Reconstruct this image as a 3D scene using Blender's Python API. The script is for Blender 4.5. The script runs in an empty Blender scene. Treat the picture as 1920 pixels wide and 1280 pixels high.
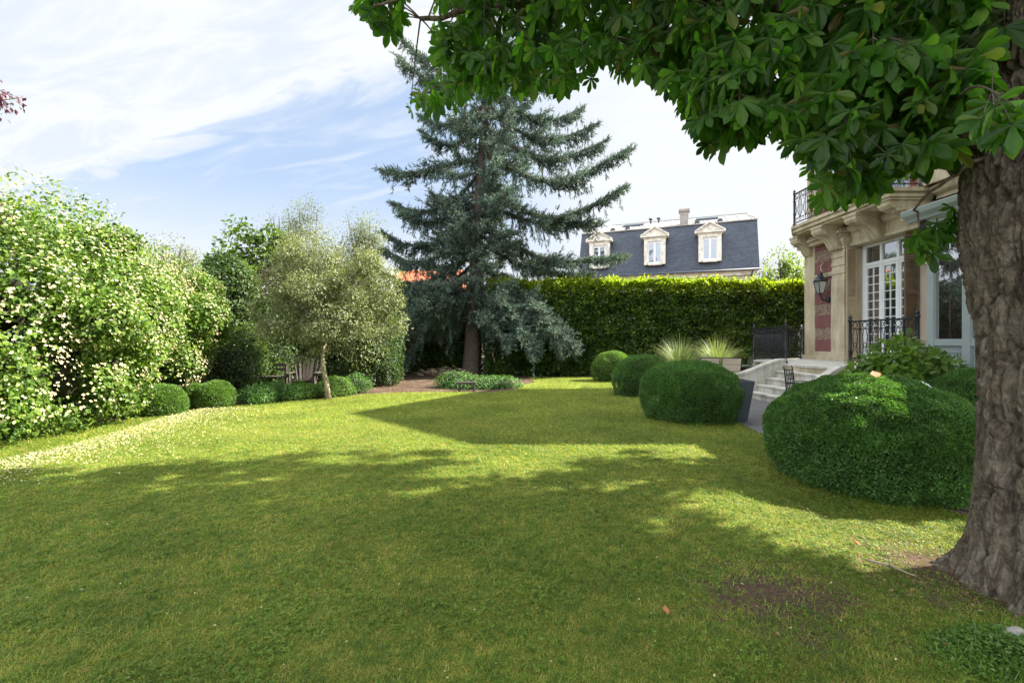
import bpy, bmesh, math, random
import numpy as np
from mathutils import Vector, Matrix
R = math.radians
scene = bpy.context.scene
C = scene.collection
rng = np.random.default_rng(7)
random.seed(7)

# ------------------------------------------------------------------ camera
EYE = 1.4; FOC = 853.0
cam_d = bpy.data.cameras.new("camera"); cam = bpy.data.objects.new("camera", cam_d); C.objects.link(cam)
cam.location = (0, 0, EYE); cam.rotation_euler = (R(90), 0, 0)
cam_d.sensor_width = 36; cam_d.lens = FOC / 1920 * 36
cam_d.clip_start = 0.05; cam_d.clip_end = 2000
scene.camera = cam

# ------------------------------------------------------------------ sun and sky
SUN = Vector((1.0, 0.15, 0.85)).normalized()
KX, KY = 1.0 / 0.85, 0.15 / 0.85
world = bpy.data.worlds.new("World"); scene.world = world; world.use_nodes = True
def build_sky():
    nt = world.node_tree; nt.nodes.clear(); N = nt.nodes.new; L = nt.links.new
    out = N('ShaderNodeOutputWorld'); bg = N('ShaderNodeBackground'); L(bg.outputs[0], out.inputs[0])
    bg.inputs[1].default_value = 0.13
    sky = N('ShaderNodeTexSky'); sky.sky_type = 'NISHITA'; sky.sun_disc = False
    sky.sun_elevation = math.asin(SUN.z); sky.sun_rotation = math.atan2(SUN.x, SUN.y)
    sky.air_density = 1.0; sky.dust_density = 1.2; sky.ozone_density = 1.3
    tc = N('ShaderNodeTexCoord'); sep = N('ShaderNodeSeparateXYZ'); L(tc.outputs['Generated'], sep.inputs[0])
    def M(op, a, b=None, c=None, clamp=False):
        n = N('ShaderNodeMath'); n.operation = op; n.use_clamp = clamp
        for i, v in enumerate((a, b, c)):
            if v is None: continue
            if isinstance(v, (int, float)): n.inputs[i].default_value = v
            else: L(v, n.inputs[i])
        return n.outputs[0]
    x, y, z = sep.outputs
    zz = M('MAXIMUM', M('ADD', z, 0.02), 0.04)
    px = M('DIVIDE', x, zz); py = M('DIVIDE', y, zz)
    s = M('ADD', py, M('MULTIPLY', px, 0.44))
    t = M('SUBTRACT', px, M('MULTIPLY', py, 0.44))
    cmb = N('ShaderNodeCombineXYZ'); L(M('MULTIPLY', t, 1.2), cmb.inputs[0]); L(M('MULTIPLY', s, 4.5), cmb.inputs[1])
    n1 = N('ShaderNodeTexNoise'); n1.inputs['Scale'].default_value = 1.0; n1.inputs['Detail'].default_value = 9; n1.inputs['Roughness'].default_value = 0.6
    n1.inputs['Distortion'].default_value = 0.5; L(cmb.outputs[0], n1.inputs['Vector'])
    cmb2 = N('ShaderNodeCombineXYZ'); L(M('MULTIPLY', px, 1.0), cmb2.inputs[0]); L(M('MULTIPLY', py, 1.0), cmb2.inputs[1])
    n2 = N('ShaderNodeTexNoise'); n2.inputs['Scale'].default_value = 1.6; n2.inputs['Detail'].default_value = 5; L(cmb2.outputs[0], n2.inputs['Vector'])
    f1, f2 = n1.outputs[0], n2.outputs[0]
    # cirrus bank with a feathered edge, beyond it a clearer gap, then thin veils near the horizon and towards the sun
    def ss(v, lo, hi):
        m = N('ShaderNodeMapRange'); m.interpolation_type = 'SMOOTHSTEP'; L(v, m.inputs[0])
        m.inputs[1].default_value = lo; m.inputs[2].default_value = hi; return m.outputs[0]
    sn = M('ADD', M('ADD', s, M('MULTIPLY', M('SUBTRACT', f1, 0.5), 0.62)), M('MULTIPLY', M('SUBTRACT', f2, 0.5), 0.45))
    bank = M('MULTIPLY', ss(sn, 1.56, 1.40), M('ADD', 0.68, M('MULTIPLY', ss(f1, 0.38, 0.6), 0.36)))
    low = M('MULTIPLY', ss(z, 0.34, 0.10), M('ADD', 0.62, M('MULTIPLY', f1, 0.5)))
    right = M('MULTIPLY', ss(M('ADD', x, M('MULTIPLY', f2, 0.25)), 0.0, 0.36), M('ADD', 0.8, M('MULTIPLY', f1, 0.35)))
    veil = M('MULTIPLY', ss(f1, 0.42, 0.75), 0.55)
    cov = M('MAXIMUM', M('MAXIMUM', bank, low), M('MAXIMUM', right, veil), clamp=True)
    cov = M('MULTIPLY', cov, 1.0, clamp=True)
    mx = N('ShaderNodeMix'); mx.data_type = 'RGBA'; L(cov, mx.inputs[0])
    tint = N('ShaderNodeMix'); tint.data_type = 'RGBA'; tint.inputs[0].default_value = 0.9
    L(sky.outputs[0], tint.inputs[6]); tint.inputs[7].default_value = (0.98, 1.25, 1.68, 1)
    L(tint.outputs[2], mx.inputs[6]); mx.inputs[7].default_value = (1.88, 1.94, 2.02, 1)
    offview_fill = M('MAXIMUM', M('MAXIMUM', M('MULTIPLY', ss(x, 0.70, 0.85), 1.0), ss(y, 0.50, -0.2)), ss(z, 0.70, 0.90))  # sky brightened beyond the view, added to lift the shade
    br = N('ShaderNodeVectorMath'); br.operation = 'SCALE'; L(mx.outputs[2], br.inputs[0]); L(M('ADD', 1.0, M('MULTIPLY', offview_fill, 1.75)), br.inputs['Scale'])
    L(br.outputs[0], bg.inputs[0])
build_sky()
sd = bpy.data.lights.new("sun", 'SUN'); sd.energy = 5.0; sd.angle = R(0.5); sd.color = (1, 0.93, 0.80)
so = bpy.data.objects.new("sun", sd); C.objects.link(so); so.rotation_euler = SUN.to_track_quat('Z', 'Y').to_euler()
scene.view_settings.view_transform = 'Standard'; scene.view_settings.look = 'None'
scene.view_settings.exposure = 2.0; scene.view_settings.gamma = 1

# ------------------------------------------------------------------ materials
def newmat(name):
    m = bpy.data.materials.new(name); m.use_nodes = True; nt = m.node_tree
    return m, nt, nt.nodes['Principled BSDF']
def ramp(nt, cols, interp='LINEAR'):
    r = nt.nodes.new('ShaderNodeValToRGB'); r.color_ramp.interpolation = interp
    while len(r.color_ramp.elements) < len(cols): r.color_ramp.elements.new(0.5)
    for i, c in enumerate(cols):
        if len(c) == 4: p, c = c[0], c[1:]
        else: p = i / max(1, len(cols) - 1)
        r.color_ramp.elements[i].position = p; r.color_ramp.elements[i].color = (*c, 1)
    return r
def noise(nt, scale, detail=4, rough=0.55, vec=None, dist=0.0, stretch=None):
    n = nt.nodes.new('ShaderNodeTexNoise'); n.inputs['Scale'].default_value = scale
    n.inputs['Detail'].default_value = detail; n.inputs['Roughness'].default_value = rough; n.inputs['Distortion'].default_value = dist
    g = nt.nodes.new('ShaderNodeNewGeometry'); v = vec or g.outputs['Position']
    if stretch:
        mp = nt.nodes.new('ShaderNodeMapping'); mp.inputs['Scale'].default_value = stretch; nt.links.new(v, mp.inputs[0]); v = mp.outputs[0]
    nt.links.new(v, n.inputs['Vector']); return n
def bump(nt, b, h, strength=0.3, dist=0.02):
    bm = nt.nodes.new('ShaderNodeBump'); bm.inputs['Strength'].default_value = strength; bm.inputs['Distance'].default_value = dist
    nt.links.new(h, bm.inputs['Height']); nt.links.new(bm.outputs[0], b.inputs['Normal']); return bm
def mixc(nt, f, a, b, mode='MIX'):
    m = nt.nodes.new('ShaderNodeMix'); m.data_type = 'RGBA'; m.blend_type = mode
    for s, v in ((0, f), (6, a), (7, b)):
        if isinstance(v, (int, float)): m.inputs[s].default_value = v
        elif isinstance(v, tuple): m.inputs[s].default_value = (*v, 1)
        else: nt.links.new(v, m.inputs[s])
    return m.outputs[2]
def surf(name, cols, scale=3, rough=0.8, bumps=0.2, bscale=40, spec=0.3, metallic=0, detail=6, grime=0):
    m, nt, b = newmat(name)
    n = noise(nt, scale, detail); r = ramp(nt, [(0.3, *cols[0])] + ([(0.5, *cols[1])] if len(cols) > 2 else []) + [(0.7, *cols[-1])])
    nt.links.new(n.outputs[0], r.inputs[0]); nt.links.new(r.outputs[0], b.inputs['Base Color'])
    b.inputs['Roughness'].default_value = rough; b.inputs['Metallic'].default_value = metallic
    b.inputs['Specular IOR Level'].default_value = spec
    if grime:
        g1 = noise(nt, 2.2, 7, .7, stretch=(2.2, 2.2, .45)); g2 = ramp(nt, [(.32, grime, grime * .96, grime * .88), (.58, 1, 1, 1)]); nt.links.new(g1.outputs[0], g2.inputs[0])
        nt.links.new(mixc(nt, 1.0, r.outputs[0], g2.outputs[0], 'MULTIPLY'), b.inputs['Base Color'])
    if bumps: bump(nt, b, noise(nt, bscale, 5).outputs[0], bumps, 0.01)
    return m
def leafmat(name, cols, trans=0.35, rough=0.45, spec=0.4, patch=(0.7, 1.25), pscale=1.5, tint=(1.15, 1.2, 0.45), pmix=0.0):
    m, nt, b = newmat(name); L = nt.links.new
    g = nt.nodes.new('ShaderNodeNewGeometry'); r = ramp(nt, cols); 
    n = noise(nt, pscale, 3)
    if pmix:
        pn = noise(nt, 9, 8, 0.85); q = nt.nodes.new('ShaderNodeMapRange'); L(pn.outputs[0], q.inputs[0]); q.inputs[1].default_value = .36; q.inputs[2].default_value = .66
        mm = nt.nodes.new('ShaderNodeMix'); mm.inputs[0].default_value = pmix; L(g.outputs['Random Per Island'], mm.inputs[2]); L(q.outputs[0], mm.inputs[3]); L(mm.outputs[0], r.inputs[0])
    else: L(g.outputs['Random Per Island'], r.inputs[0])
    mr = nt.nodes.new('ShaderNodeMapRange'); L(n.outputs[0], mr.inputs[0])
    mr.inputs[1].default_value = 0.32; mr.inputs[2].default_value = 0.68; mr.inputs[3].default_value = patch[0]; mr.inputs[4].default_value = patch[1]
    hs = nt.nodes.new('ShaderNodeVectorMath'); hs.operation = 'SCALE'; L(r.outputs[0], hs.inputs[0]); L(mr.outputs[0], hs.inputs['Scale'])
    L(hs.outputs[0], b.inputs['Base Color']); b.inputs['Roughness'].default_value = rough; b.inputs['Specular IOR Level'].default_value = spec
    tr = nt.nodes.new('ShaderNodeBsdfTranslucent'); tv = nt.nodes.new('ShaderNodeVectorMath'); tv.operation = 'MULTIPLY'
    L(hs.outputs[0], tv.inputs[0]); tv.inputs[1].default_value = tuple(1.6 * t for t in tint); L(tv.outputs[0], tr.inputs[0])
    mx = nt.nodes.new('ShaderNodeMixShader'); mx.inputs[0].default_value = trans
    L(b.outputs[0], mx.inputs[1]); L(tr.outputs[0], mx.inputs[2]); L(mx.outputs[0], nt.nodes['Material Output'].inputs[0])
    return m
MAT = {}
MAT['grass'] = leafmat('grass_blades', [(0.0, .036, .086, .018), (0.32, .095, .178, .028), (0.52, .20, .262, .042), (0.72, .35, .335, .075), (0.85, .35, .23, .115), (0.96, .13, .07, .04)], 0.42, 0.5, 0.3, (0.75, 1.2), 0.9, pmix=.6)
MAT['clover'] = leafmat('clover_leaves', [(.05, .105, .012), (.10, .17, .018), (.16, .22, .035)], 0.3, 0.55, 0.25)
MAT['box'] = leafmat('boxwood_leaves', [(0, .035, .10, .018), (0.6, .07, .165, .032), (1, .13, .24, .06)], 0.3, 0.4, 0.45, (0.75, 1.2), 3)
MAT['box_bright'] = leafmat('sunlit_boxwood_leaves', [(0, .05, .12, .02), (0.6, .10, .19, .03), (1, .16, .25, .05)], 0.35, 0.4, 0.45, (0.75, 1.2), 3)  # brighter boxwood copy for sunlit bushes, light put into the colour; weeds share it
MAT['laurel'] = leafmat('laurel_leaves', [(0, .02, .055, .007), (0.6, .05, .105, .013), (0.9, .10, .17, .02), (1, .2, .26, .035)], 0.35, 0.3, 0.5, (0.55, 1.3), 1.6)
MAT['laurel_toplit'] = leafmat('sunlit_young_laurel_leaves', [(0, .08, .13, .012), (0.5, .20, .27, .02), (1, .34, .40, .035)], 0.5, 0.35, 0.4, (0.7, 1.2), 1.5)  # young upper hedge leaves, the sunlit top put into their colour
MAT['chestnut'] = leafmat('chestnut_leaves', [(0, .024, .07, .012), (0.45, .05, .125, .018), (0.95, .095, .18, .03), (0.985, .15, .14, .05), (1, .15, .11, .05)], 0.58, 0.45, 0.35, (0.6, 1.45), 1.3, (1.1, 1.35, 0.3))
MAT['dogwood'] = leafmat('dogwood_leaves', [(0, .045, .10, .013), (0.6, .10, .175, .024), (1, .19, .26, .045)], 0.32, 0.45, 0.35, (0.7, 1.25), 1.4)
MAT['flower'] = leafmat('cream_bracts', [(.46, .44, .22), (.58, .55, .34), (.56, .45, .28)], 0.25, 0.6, 0.2, (0.9, 1.05), 2, (1, 1, .8))
MAT['olive'] = leafmat('grey_green_leaves', [(0, .08, .105, .045), (0.5, .15, .175, .078), (1, .26, .275, .14)], 0.25, 0.5, 0.35, (0.75, 1.2), 1.5)
MAT['spruce'] = leafmat('spruce_needles', [(0, .030, .058, .050), (0.45, .075, .135, .112), (0.8, .19, .29, .235), (0.9, .32, .34, .22), (1.0, .22, .16, .08)], 0.1, 0.6, 0.25, (0.6, 1.35), 0.8, (1, 1, 0.7))  # pale warm tone paints sunlit highlights onto random needles
MAT['dark'] = leafmat('shade_leaves', [(.022, .05, .012), (.045, .085, .018), (.08, .13, .03)], 0.3, 0.45, 0.4)
MAT['mid'] = leafmat('garden_leaves', [(.04, .08, .014), (.08, .14, .022), (.14, .20, .04)], 0.4, 0.45, 0.4)
MAT['light'] = leafmat('light_green_leaves', [(.09, .15, .03), (.16, .23, .045), (.24, .30, .08)], 0.4, 0.45, 0.4)
MAT['grey'] = leafmat('silvery_leaves', [(.12, .15, .09), (.18, .21, .13), (.26, .28, .18)], 0.3, 0.5, 0.3)
MAT['purple'] = leafmat('purple_leaves', [(.035, .012, .02), (.06, .018, .03), (.10, .03, .045)], 0.2, 0.4, 0.4, tint=(1.2, .5, .6))
MAT['hydrangea'] = leafmat('hydrangea_leaves', [(.05, .11, .016), (.10, .18, .025), (.17, .25, .045)], 0.38, 0.4, 0.4)
MAT['straw'] = leafmat('ornamental_grass_blades', [(.10, .15, .05), (.19, .24, .11), (.28, .30, .18)], 0.3, 0.5, 0.3)
MAT['core'] = surf('dark_foliage_core', [(.012, .017, .007), (.02, .024, .01)], 6, 1, 0)  # near-black solid fill, shade inside the foliage put into its colour
MAT['soil'] = surf('garden_soil', [(.04, .028, .018), (.075, .05, .032), (.12, .08, .05)], 2.2, 1, 0.5, 30)
MAT['wood_dark'] = surf('weathered_wood', [(.05, .04, .035), (.09, .075, .065)], 6, 0.8, 0.2)
MAT['twig'] = surf('twig_bark', [(.05, .04, .028), (.10, .08, .055)], 8, 0.9, 0.2)
MAT['bark_light'] = surf('pale_bark', [(.16, .13, .085), (.28, .24, .16)], 9, 0.9, 0.4)
MAT['bark_spruce'] = surf('spruce_bark', [(.07, .055, .045), (.13, .105, .085)], 9, 0.95, 0.6, 18)
MAT['cream'] = surf('cream_stone', [(.42, .35, .24), (.52, .45, .32), (.60, .53, .40)], 1.6, 0.8, 0.12, 60, grime=.62)
MAT['white_stone'] = surf('pale_step_stone', [(.42, .40, .35), (.55, .53, .48), (.66, .64, .58)], 2.2, 0.7, 0.15, 60, grime=.6)
MAT['redpaint'] = surf('red_painted_render', [(.17, .070, .068), (.22, .095, .09)], 2, 0.75, 0.12, 70, grime=.72)
MAT['iron'] = surf('painted_iron', [(.010, .012, .018), (.02, .022, .03)], 8, 0.42, 0.05, spec=0.5)
MAT['greypaint'] = surf('blue_grey_paint', [(.29, .34, .35), (.34, .39, .40)], 3, 0.45, 0.03, spec=0.5)
MAT['whitepaint'] = surf('white_paint', [(.66, .68, .70), (.76, .77, .78)], 3, 0.4, 0.03, spec=0.5)
MAT['shutter'] = surf('brown_shutter_paint', [(.10, .065, .04), (.17, .12, .075)], 4, 0.7, 0.15)
MAT['tan'] = surf('tan_shutter_paint', [(.38, .29, .18), (.46, .36, .23)], 4, 0.7, 0.15)
MAT['zinc'] = surf('zinc_sheet', [(.22, .22, .23), (.29, .29, .29)], 0.8, 0.55, 0.05, spec=0.5, grime=.7)
MAT['planter'] = surf('anthracite_planter', [(.055, .065, .08), (.075, .085, .10)], 5, 0.5, 0.05)
MAT['beige'] = surf('beige_mesh_fabric', [(.52, .42, .32), (.60, .50, .40)], 10, 0.85, 0.2, 200)
MAT['tabletop'] = surf('grey_green_glass_top', [(.10, .13, .11), (.14, .17, .15)], 3, 0.2, 0, spec=0.6)
MAT['orange_tile'] = surf('orange_roof_tiles', [(.36, .095, .045), (.46, .15, .075)], 5, 0.85, 0.4, 15)
MAT['white_wall'] = surf('white_render', [(.62, .62, .60), (.70, .70, .68)], 1, 0.85, 0.1)
MAT['housecream'] = surf('pale_cream_render', [(.50, .45, .36), (.58, .53, .44)], 1, 0.85, 0.1, grime=.75)
MAT['dormer'] = surf('weathered_cream_stone', [(.42, .39, .33), (.72, .68, .59), (.78, .73, .64)], 3.5, 0.85, 0.1)
MAT['orange_leaf'] = surf('dry_leaf', [(.26, .09, .03), (.36, .15, .06)], 30, 0.8, 0.1)
MAT['stone_grey'] = surf('grey_stone', [(.22, .20, .18), (.38, .35, .32)], 8, 0.9, 0.4)
def m_glass(name, refl, base=(.02, .025, .03)):
    m, nt, b = newmat(name); b.inputs['Base Color'].default_value = (*base, 1); b.inputs['Roughness'].default_value = 0.15
    g = nt.nodes.new('ShaderNodeBsdfGlossy'); g.inputs['Roughness'].default_value = 0.015; g.inputs['Color'].default_value = (.95, .97, 1, 1)
    bump_n = noise(nt, 1.5, 1); bm = nt.nodes.new('ShaderNodeBump'); bm.inputs['Strength'].default_value = 0.05; bm.inputs['Distance'].default_value = 0.05
    nt.links.new(bump_n.outputs[0], bm.inputs['Height']); nt.links.new(bm.outputs[0], g.inputs['Normal'])
    mx = nt.nodes.new('ShaderNodeMixShader'); mx.inputs[0].default_value = refl
    nt.links.new(b.outputs[0], mx.inputs[1]); nt.links.new(g.outputs[0], mx.inputs[2]); nt.links.new(mx.outputs[0], nt.nodes['Material Output'].inputs[0]); return m
MAT['glass'] = m_glass('window_glass', 0.42)
MAT['glass_cons'] = m_glass('conservatory_glass', 0.6, (.03, .022, .018))
MAT['glass_far'] = m_glass('far_window_glass', 0.22, (.05, .08, .11))
def m_pebble():
    m, nt, b = newmat('pebble_rubble_stone'); g = nt.nodes.new('ShaderNodeNewGeometry')
    v = nt.nodes.new('ShaderNodeTexVoronoi'); v.inputs['Scale'].default_value = 22; nt.links.new(g.outputs['Position'], v.inputs['Vector'])
    v2 = nt.nodes.new('ShaderNodeTexVoronoi'); v2.feature = 'DISTANCE_TO_EDGE'; v2.inputs['Scale'].default_value = 22; nt.links.new(g.outputs['Position'], v2.inputs['Vector'])
    sp = nt.nodes.new('ShaderNodeSeparateColor'); nt.links.new(v.outputs['Color'], sp.inputs[0])
    r = ramp(nt, [(.13, .07, .05), (.24, .15, .11), (.36, .27, .21), (.2, .11, .08)]); nt.links.new(sp.outputs[0], r.inputs[0])
    f = nt.nodes.new('ShaderNodeMapRange'); f.inputs[2].default_value = 0.06; nt.links.new(v2.outputs[0], f.inputs[0])
    nt.links.new(mixc(nt, f.outputs[0], (.34, .26, .2), r.outputs[0]), b.inputs['Base Color']); b.inputs['Roughness'].default_value = .9
    bump(nt, b, f.outputs[0], 0.8, 0.03); return m
MAT['pebble'] = m_pebble()
def m_brick(name, c1, c2, mortar, bw, bh, off=0.5, msize=0.012, vecmap=None, rough=0.85):
    m, nt, b = newmat(name); t = nt.nodes.new('ShaderNodeTexCoord'); mp = nt.nodes.new('ShaderNodeMapping')
    if vecmap: mp.inputs['Rotation'].default_value = vecmap
    nt.links.new(t.outputs['Object'], mp.inputs[0])
    br = nt.nodes.new('ShaderNodeTexBrick'); br.offset = off; br.inputs['Scale'].default_value = 1
    br.inputs['Brick Width'].default_value = bw; br.inputs['Row Height'].default_value = bh; br.inputs['Mortar Size'].default_value = msize
    br.inputs['Color1'].default_value = (*c1, 1); br.inputs['Color2'].default_value = (*c2, 1); br.inputs['Mortar'].default_value = (*mortar, 1)
    nt.links.new(mp.outputs[0], br.inputs[0]); n = noise(nt, 1.2, 5)
    mr = nt.nodes.new('ShaderNodeMapRange'); mr.inputs[3].default_value = .75; mr.inputs[4].default_value = 1.25; nt.links.new(n.outputs[0], mr.inputs[0])
    s = nt.nodes.new('ShaderNodeVectorMath'); s.operation = 'SCALE'; nt.links.new(br.outputs[0], s.inputs[0]); nt.links.new(mr.outputs[0], s.inputs['Scale'])
    nt.links.new(s.outputs[0], b.inputs['Base Color']); b.inputs['Roughness'].default_value = rough
    iv = nt.nodes.new('ShaderNodeMath'); iv.operation = 'SUBTRACT'; iv.inputs[0].default_value = 1; nt.links.new(br.outputs['Fac'], iv.inputs[1])
    bump(nt, b, iv.outputs[0], 0.5, 0.01); return m
MAT['slate'] = m_brick('slate_shingles', (.036, .047, .072), (.062, .076, .106), (.022, .028, .044), 0.26, 0.13, .5, .014, (R(90), 0, 0), 0.55)
MAT['brickred'] = m_brick('red_brickwork', (.30, .075, .065), (.36, .11, .09), (.42, .34, .28), 0.22, 0.07, .5, .008, (R(90), 0, R(90)))
MAT['paver'] = m_brick('terrace_paving', (.105, .10, .105), (.14, .13, .13), (.07, .062, .055), 0.5, 0.33, .5, .012)
def m_lawn():
    m, nt, b = newmat('lawn_thatch'); n = noise(nt, 0.9, 5); n2 = noise(nt, 60, 4, 0.7); n3 = noise(nt, 5, 5, .65)
    r = ramp(nt, [(.3, .085, .13, .018), (.5, .17, .19, .03), (.72, .24, .17, .05)]); nt.links.new(n.outputs[0], r.inputs[0])
    r2 = ramp(nt, [(.25, .045, .032, .02), (.5, .12, .13, .03), (.75, .2, .19, .05)]); nt.links.new(n2.outputs[0], r2.inputs[0])
    c = mixc(nt, 0.5, r.outputs[0], r2.outputs[0])
    # one worn earthy patch near the chestnut, ragged edge
    g = nt.nodes.new('ShaderNodeNewGeometry'); d = nt.nodes.new('ShaderNodeVectorMath'); d.operation = 'DISTANCE'; nt.links.new(g.outputs['Position'], d.inputs[0]); d.inputs[1].default_value = (1.45, 2.5, 0)
    d2 = nt.nodes.new('ShaderNodeVectorMath'); d2.operation = 'DISTANCE'; nt.links.new(g.outputs['Position'], d2.inputs[0]); d2.inputs[1].default_value = (2.6, 2.75, 0)
    mn = nt.nodes.new('ShaderNodeMath'); mn.operation = 'MINIMUM'; nt.links.new(d.outputs['Value'], mn.inputs[0]); nt.links.new(d2.outputs['Value'], mn.inputs[1])
    a = nt.nodes.new('ShaderNodeMath'); a.operation = 'MULTIPLY_ADD'; nt.links.new(n3.outputs[0], a.inputs[0]); a.inputs[1].default_value = 1.0; nt.links.new(mn.outputs[0], a.inputs[2])
    mr = nt.nodes.new('ShaderNodeMapRange'); mr.inputs[1].default_value = 1.15; mr.inputs[2].default_value = 0.75; nt.links.new(a.outputs[0], mr.inputs[0])
    r4 = ramp(nt, [(.3, .05, .035, .025), (.7, .17, .115, .08)]); nt.links.new(n2.outputs[0], r4.inputs[0])
    nt.links.new(mixc(nt, mr.outputs[0], c, r4.outputs[0]), b.inputs['Base Color']); b.inputs['Roughness'].default_value = 1
    b.inputs['Specular IOR Level'].default_value = 0.05; bump(nt, b, n2.outputs[0], 0.8, 0.03); return m
MAT['lawn'] = m_lawn()
def m_bark():
    m, nt, b = newmat('chestnut_bark'); n = noise(nt, 16, 9, .78, dist=.8, stretch=(1, 1, .32)); n2 = noise(nt, 60, 8, .75, stretch=(1, 1, .5)); n3 = noise(nt, 25, 6, .7)
    r = ramp(nt, [(.34, .05, .037, .026), (.47, .16, .126, .090), (.62, .35, .30, .228)]); nt.links.new(n.outputs[0], r.inputs[0])
    r3 = ramp(nt, [(.35, .6, .6, .62), (.7, 1.0, .98, .95)]); nt.links.new(n3.outputs[0], r3.inputs[0])
    nt.links.new(mixc(nt, 1.0, r.outputs[0], r3.outputs[0], 'MULTIPLY'), b.inputs['Base Color'])
    b.inputs['Roughness'].default_value = .92; b.inputs['Specular IOR Level'].default_value = .25
    bump(nt, b, mixc(nt, .5, n.outputs[0], n2.outputs[0]), 1.0, 0.045); return m
MAT['bark'] = m_bark()

# ------------------------------------------------------------------ object helpers
def tag(o, label=None, cat=None, group=None, kind=None):
    if label: o['label'] = label
    if cat: o['category'] = cat
    if group: o['group'] = group
    if kind: o['kind'] = kind
    return o
def thing(name, label, cat, loc=(0, 0, 0), rz=0, group=None):
    o = bpy.data.objects.new(name, None); C.objects.link(o); o.location = loc; o.rotation_euler = (0, 0, rz); o.empty_display_size = 0.2
    return tag(o, label, cat, group)
def wpos(p):
    v = Vector((0, 0, 0))
    while p: v += p.location; p = p.parent
    return v
def link_mesh(name, me, parent=None, world=True):
    o = bpy.data.objects.new(name, me); C.objects.link(o)
    if parent:
        o.parent = parent
        if world: o.location = -wpos(parent)
    return o
def arr_mesh(name, V, F, mats, parent=None, mi=None, smooth=False, world=True, fsplit=None):
    """V (n,3), F (m,k) all faces the same size; or lists of such pairs joined."""
    if not isinstance(V, list): V, F = [V], [F]
    vs, lv, ls, off, lo, mis = [], [], [], 0, 0, []
    for k, (v, f) in enumerate(zip(V, F)):
        v = np.asarray(v, np.float32); f = np.asarray(f, np.int64)
        vs.append(v); lv.append((f + off).ravel()); ls.append(np.arange(f.shape[0]) * f.shape[1] + lo); lo += f.size; off += len(v)
        mis.append(np.full(f.shape[0], mi[k] if mi else 0, np.int32))
    vs = np.concatenate(vs); lv = np.concatenate(lv).astype(np.int32); ls = np.concatenate(ls).astype(np.int32); mis = np.concatenate(mis)
    if fsplit is not None: mis[fsplit:len(F[0])] = 1
    me = bpy.data.meshes.new(name); me.vertices.add(len(vs)); me.vertices.foreach_set('co', vs.ravel())
    me.loops.add(len(lv)); me.loops.foreach_set('vertex_index', lv)
    me.polygons.add(len(ls)); me.polygons.foreach_set('loop_start', ls)
    for m in (mats if isinstance(mats, list) else [mats]): me.materials.append(m)
    me.polygons.foreach_set('material_index', mis)
    me.polygons.foreach_set('use_smooth', np.full(len(ls), smooth))
    me.update(calc_edges=True); me.validate()
    return link_mesh(name, me, parent, world)
def arr_mesh2(name, V, F, fi, mb, mats, parent):
    o_ = len(V); order = np.argsort(fi, kind='stable'); return arr_mesh(name, [V, np.zeros((0, 3)), np.array(mb.v)], [F[order], F[:0], np.array(mb.f)], mats, parent, [0, 1, 2], fsplit=int((fi == 0).sum()))
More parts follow.
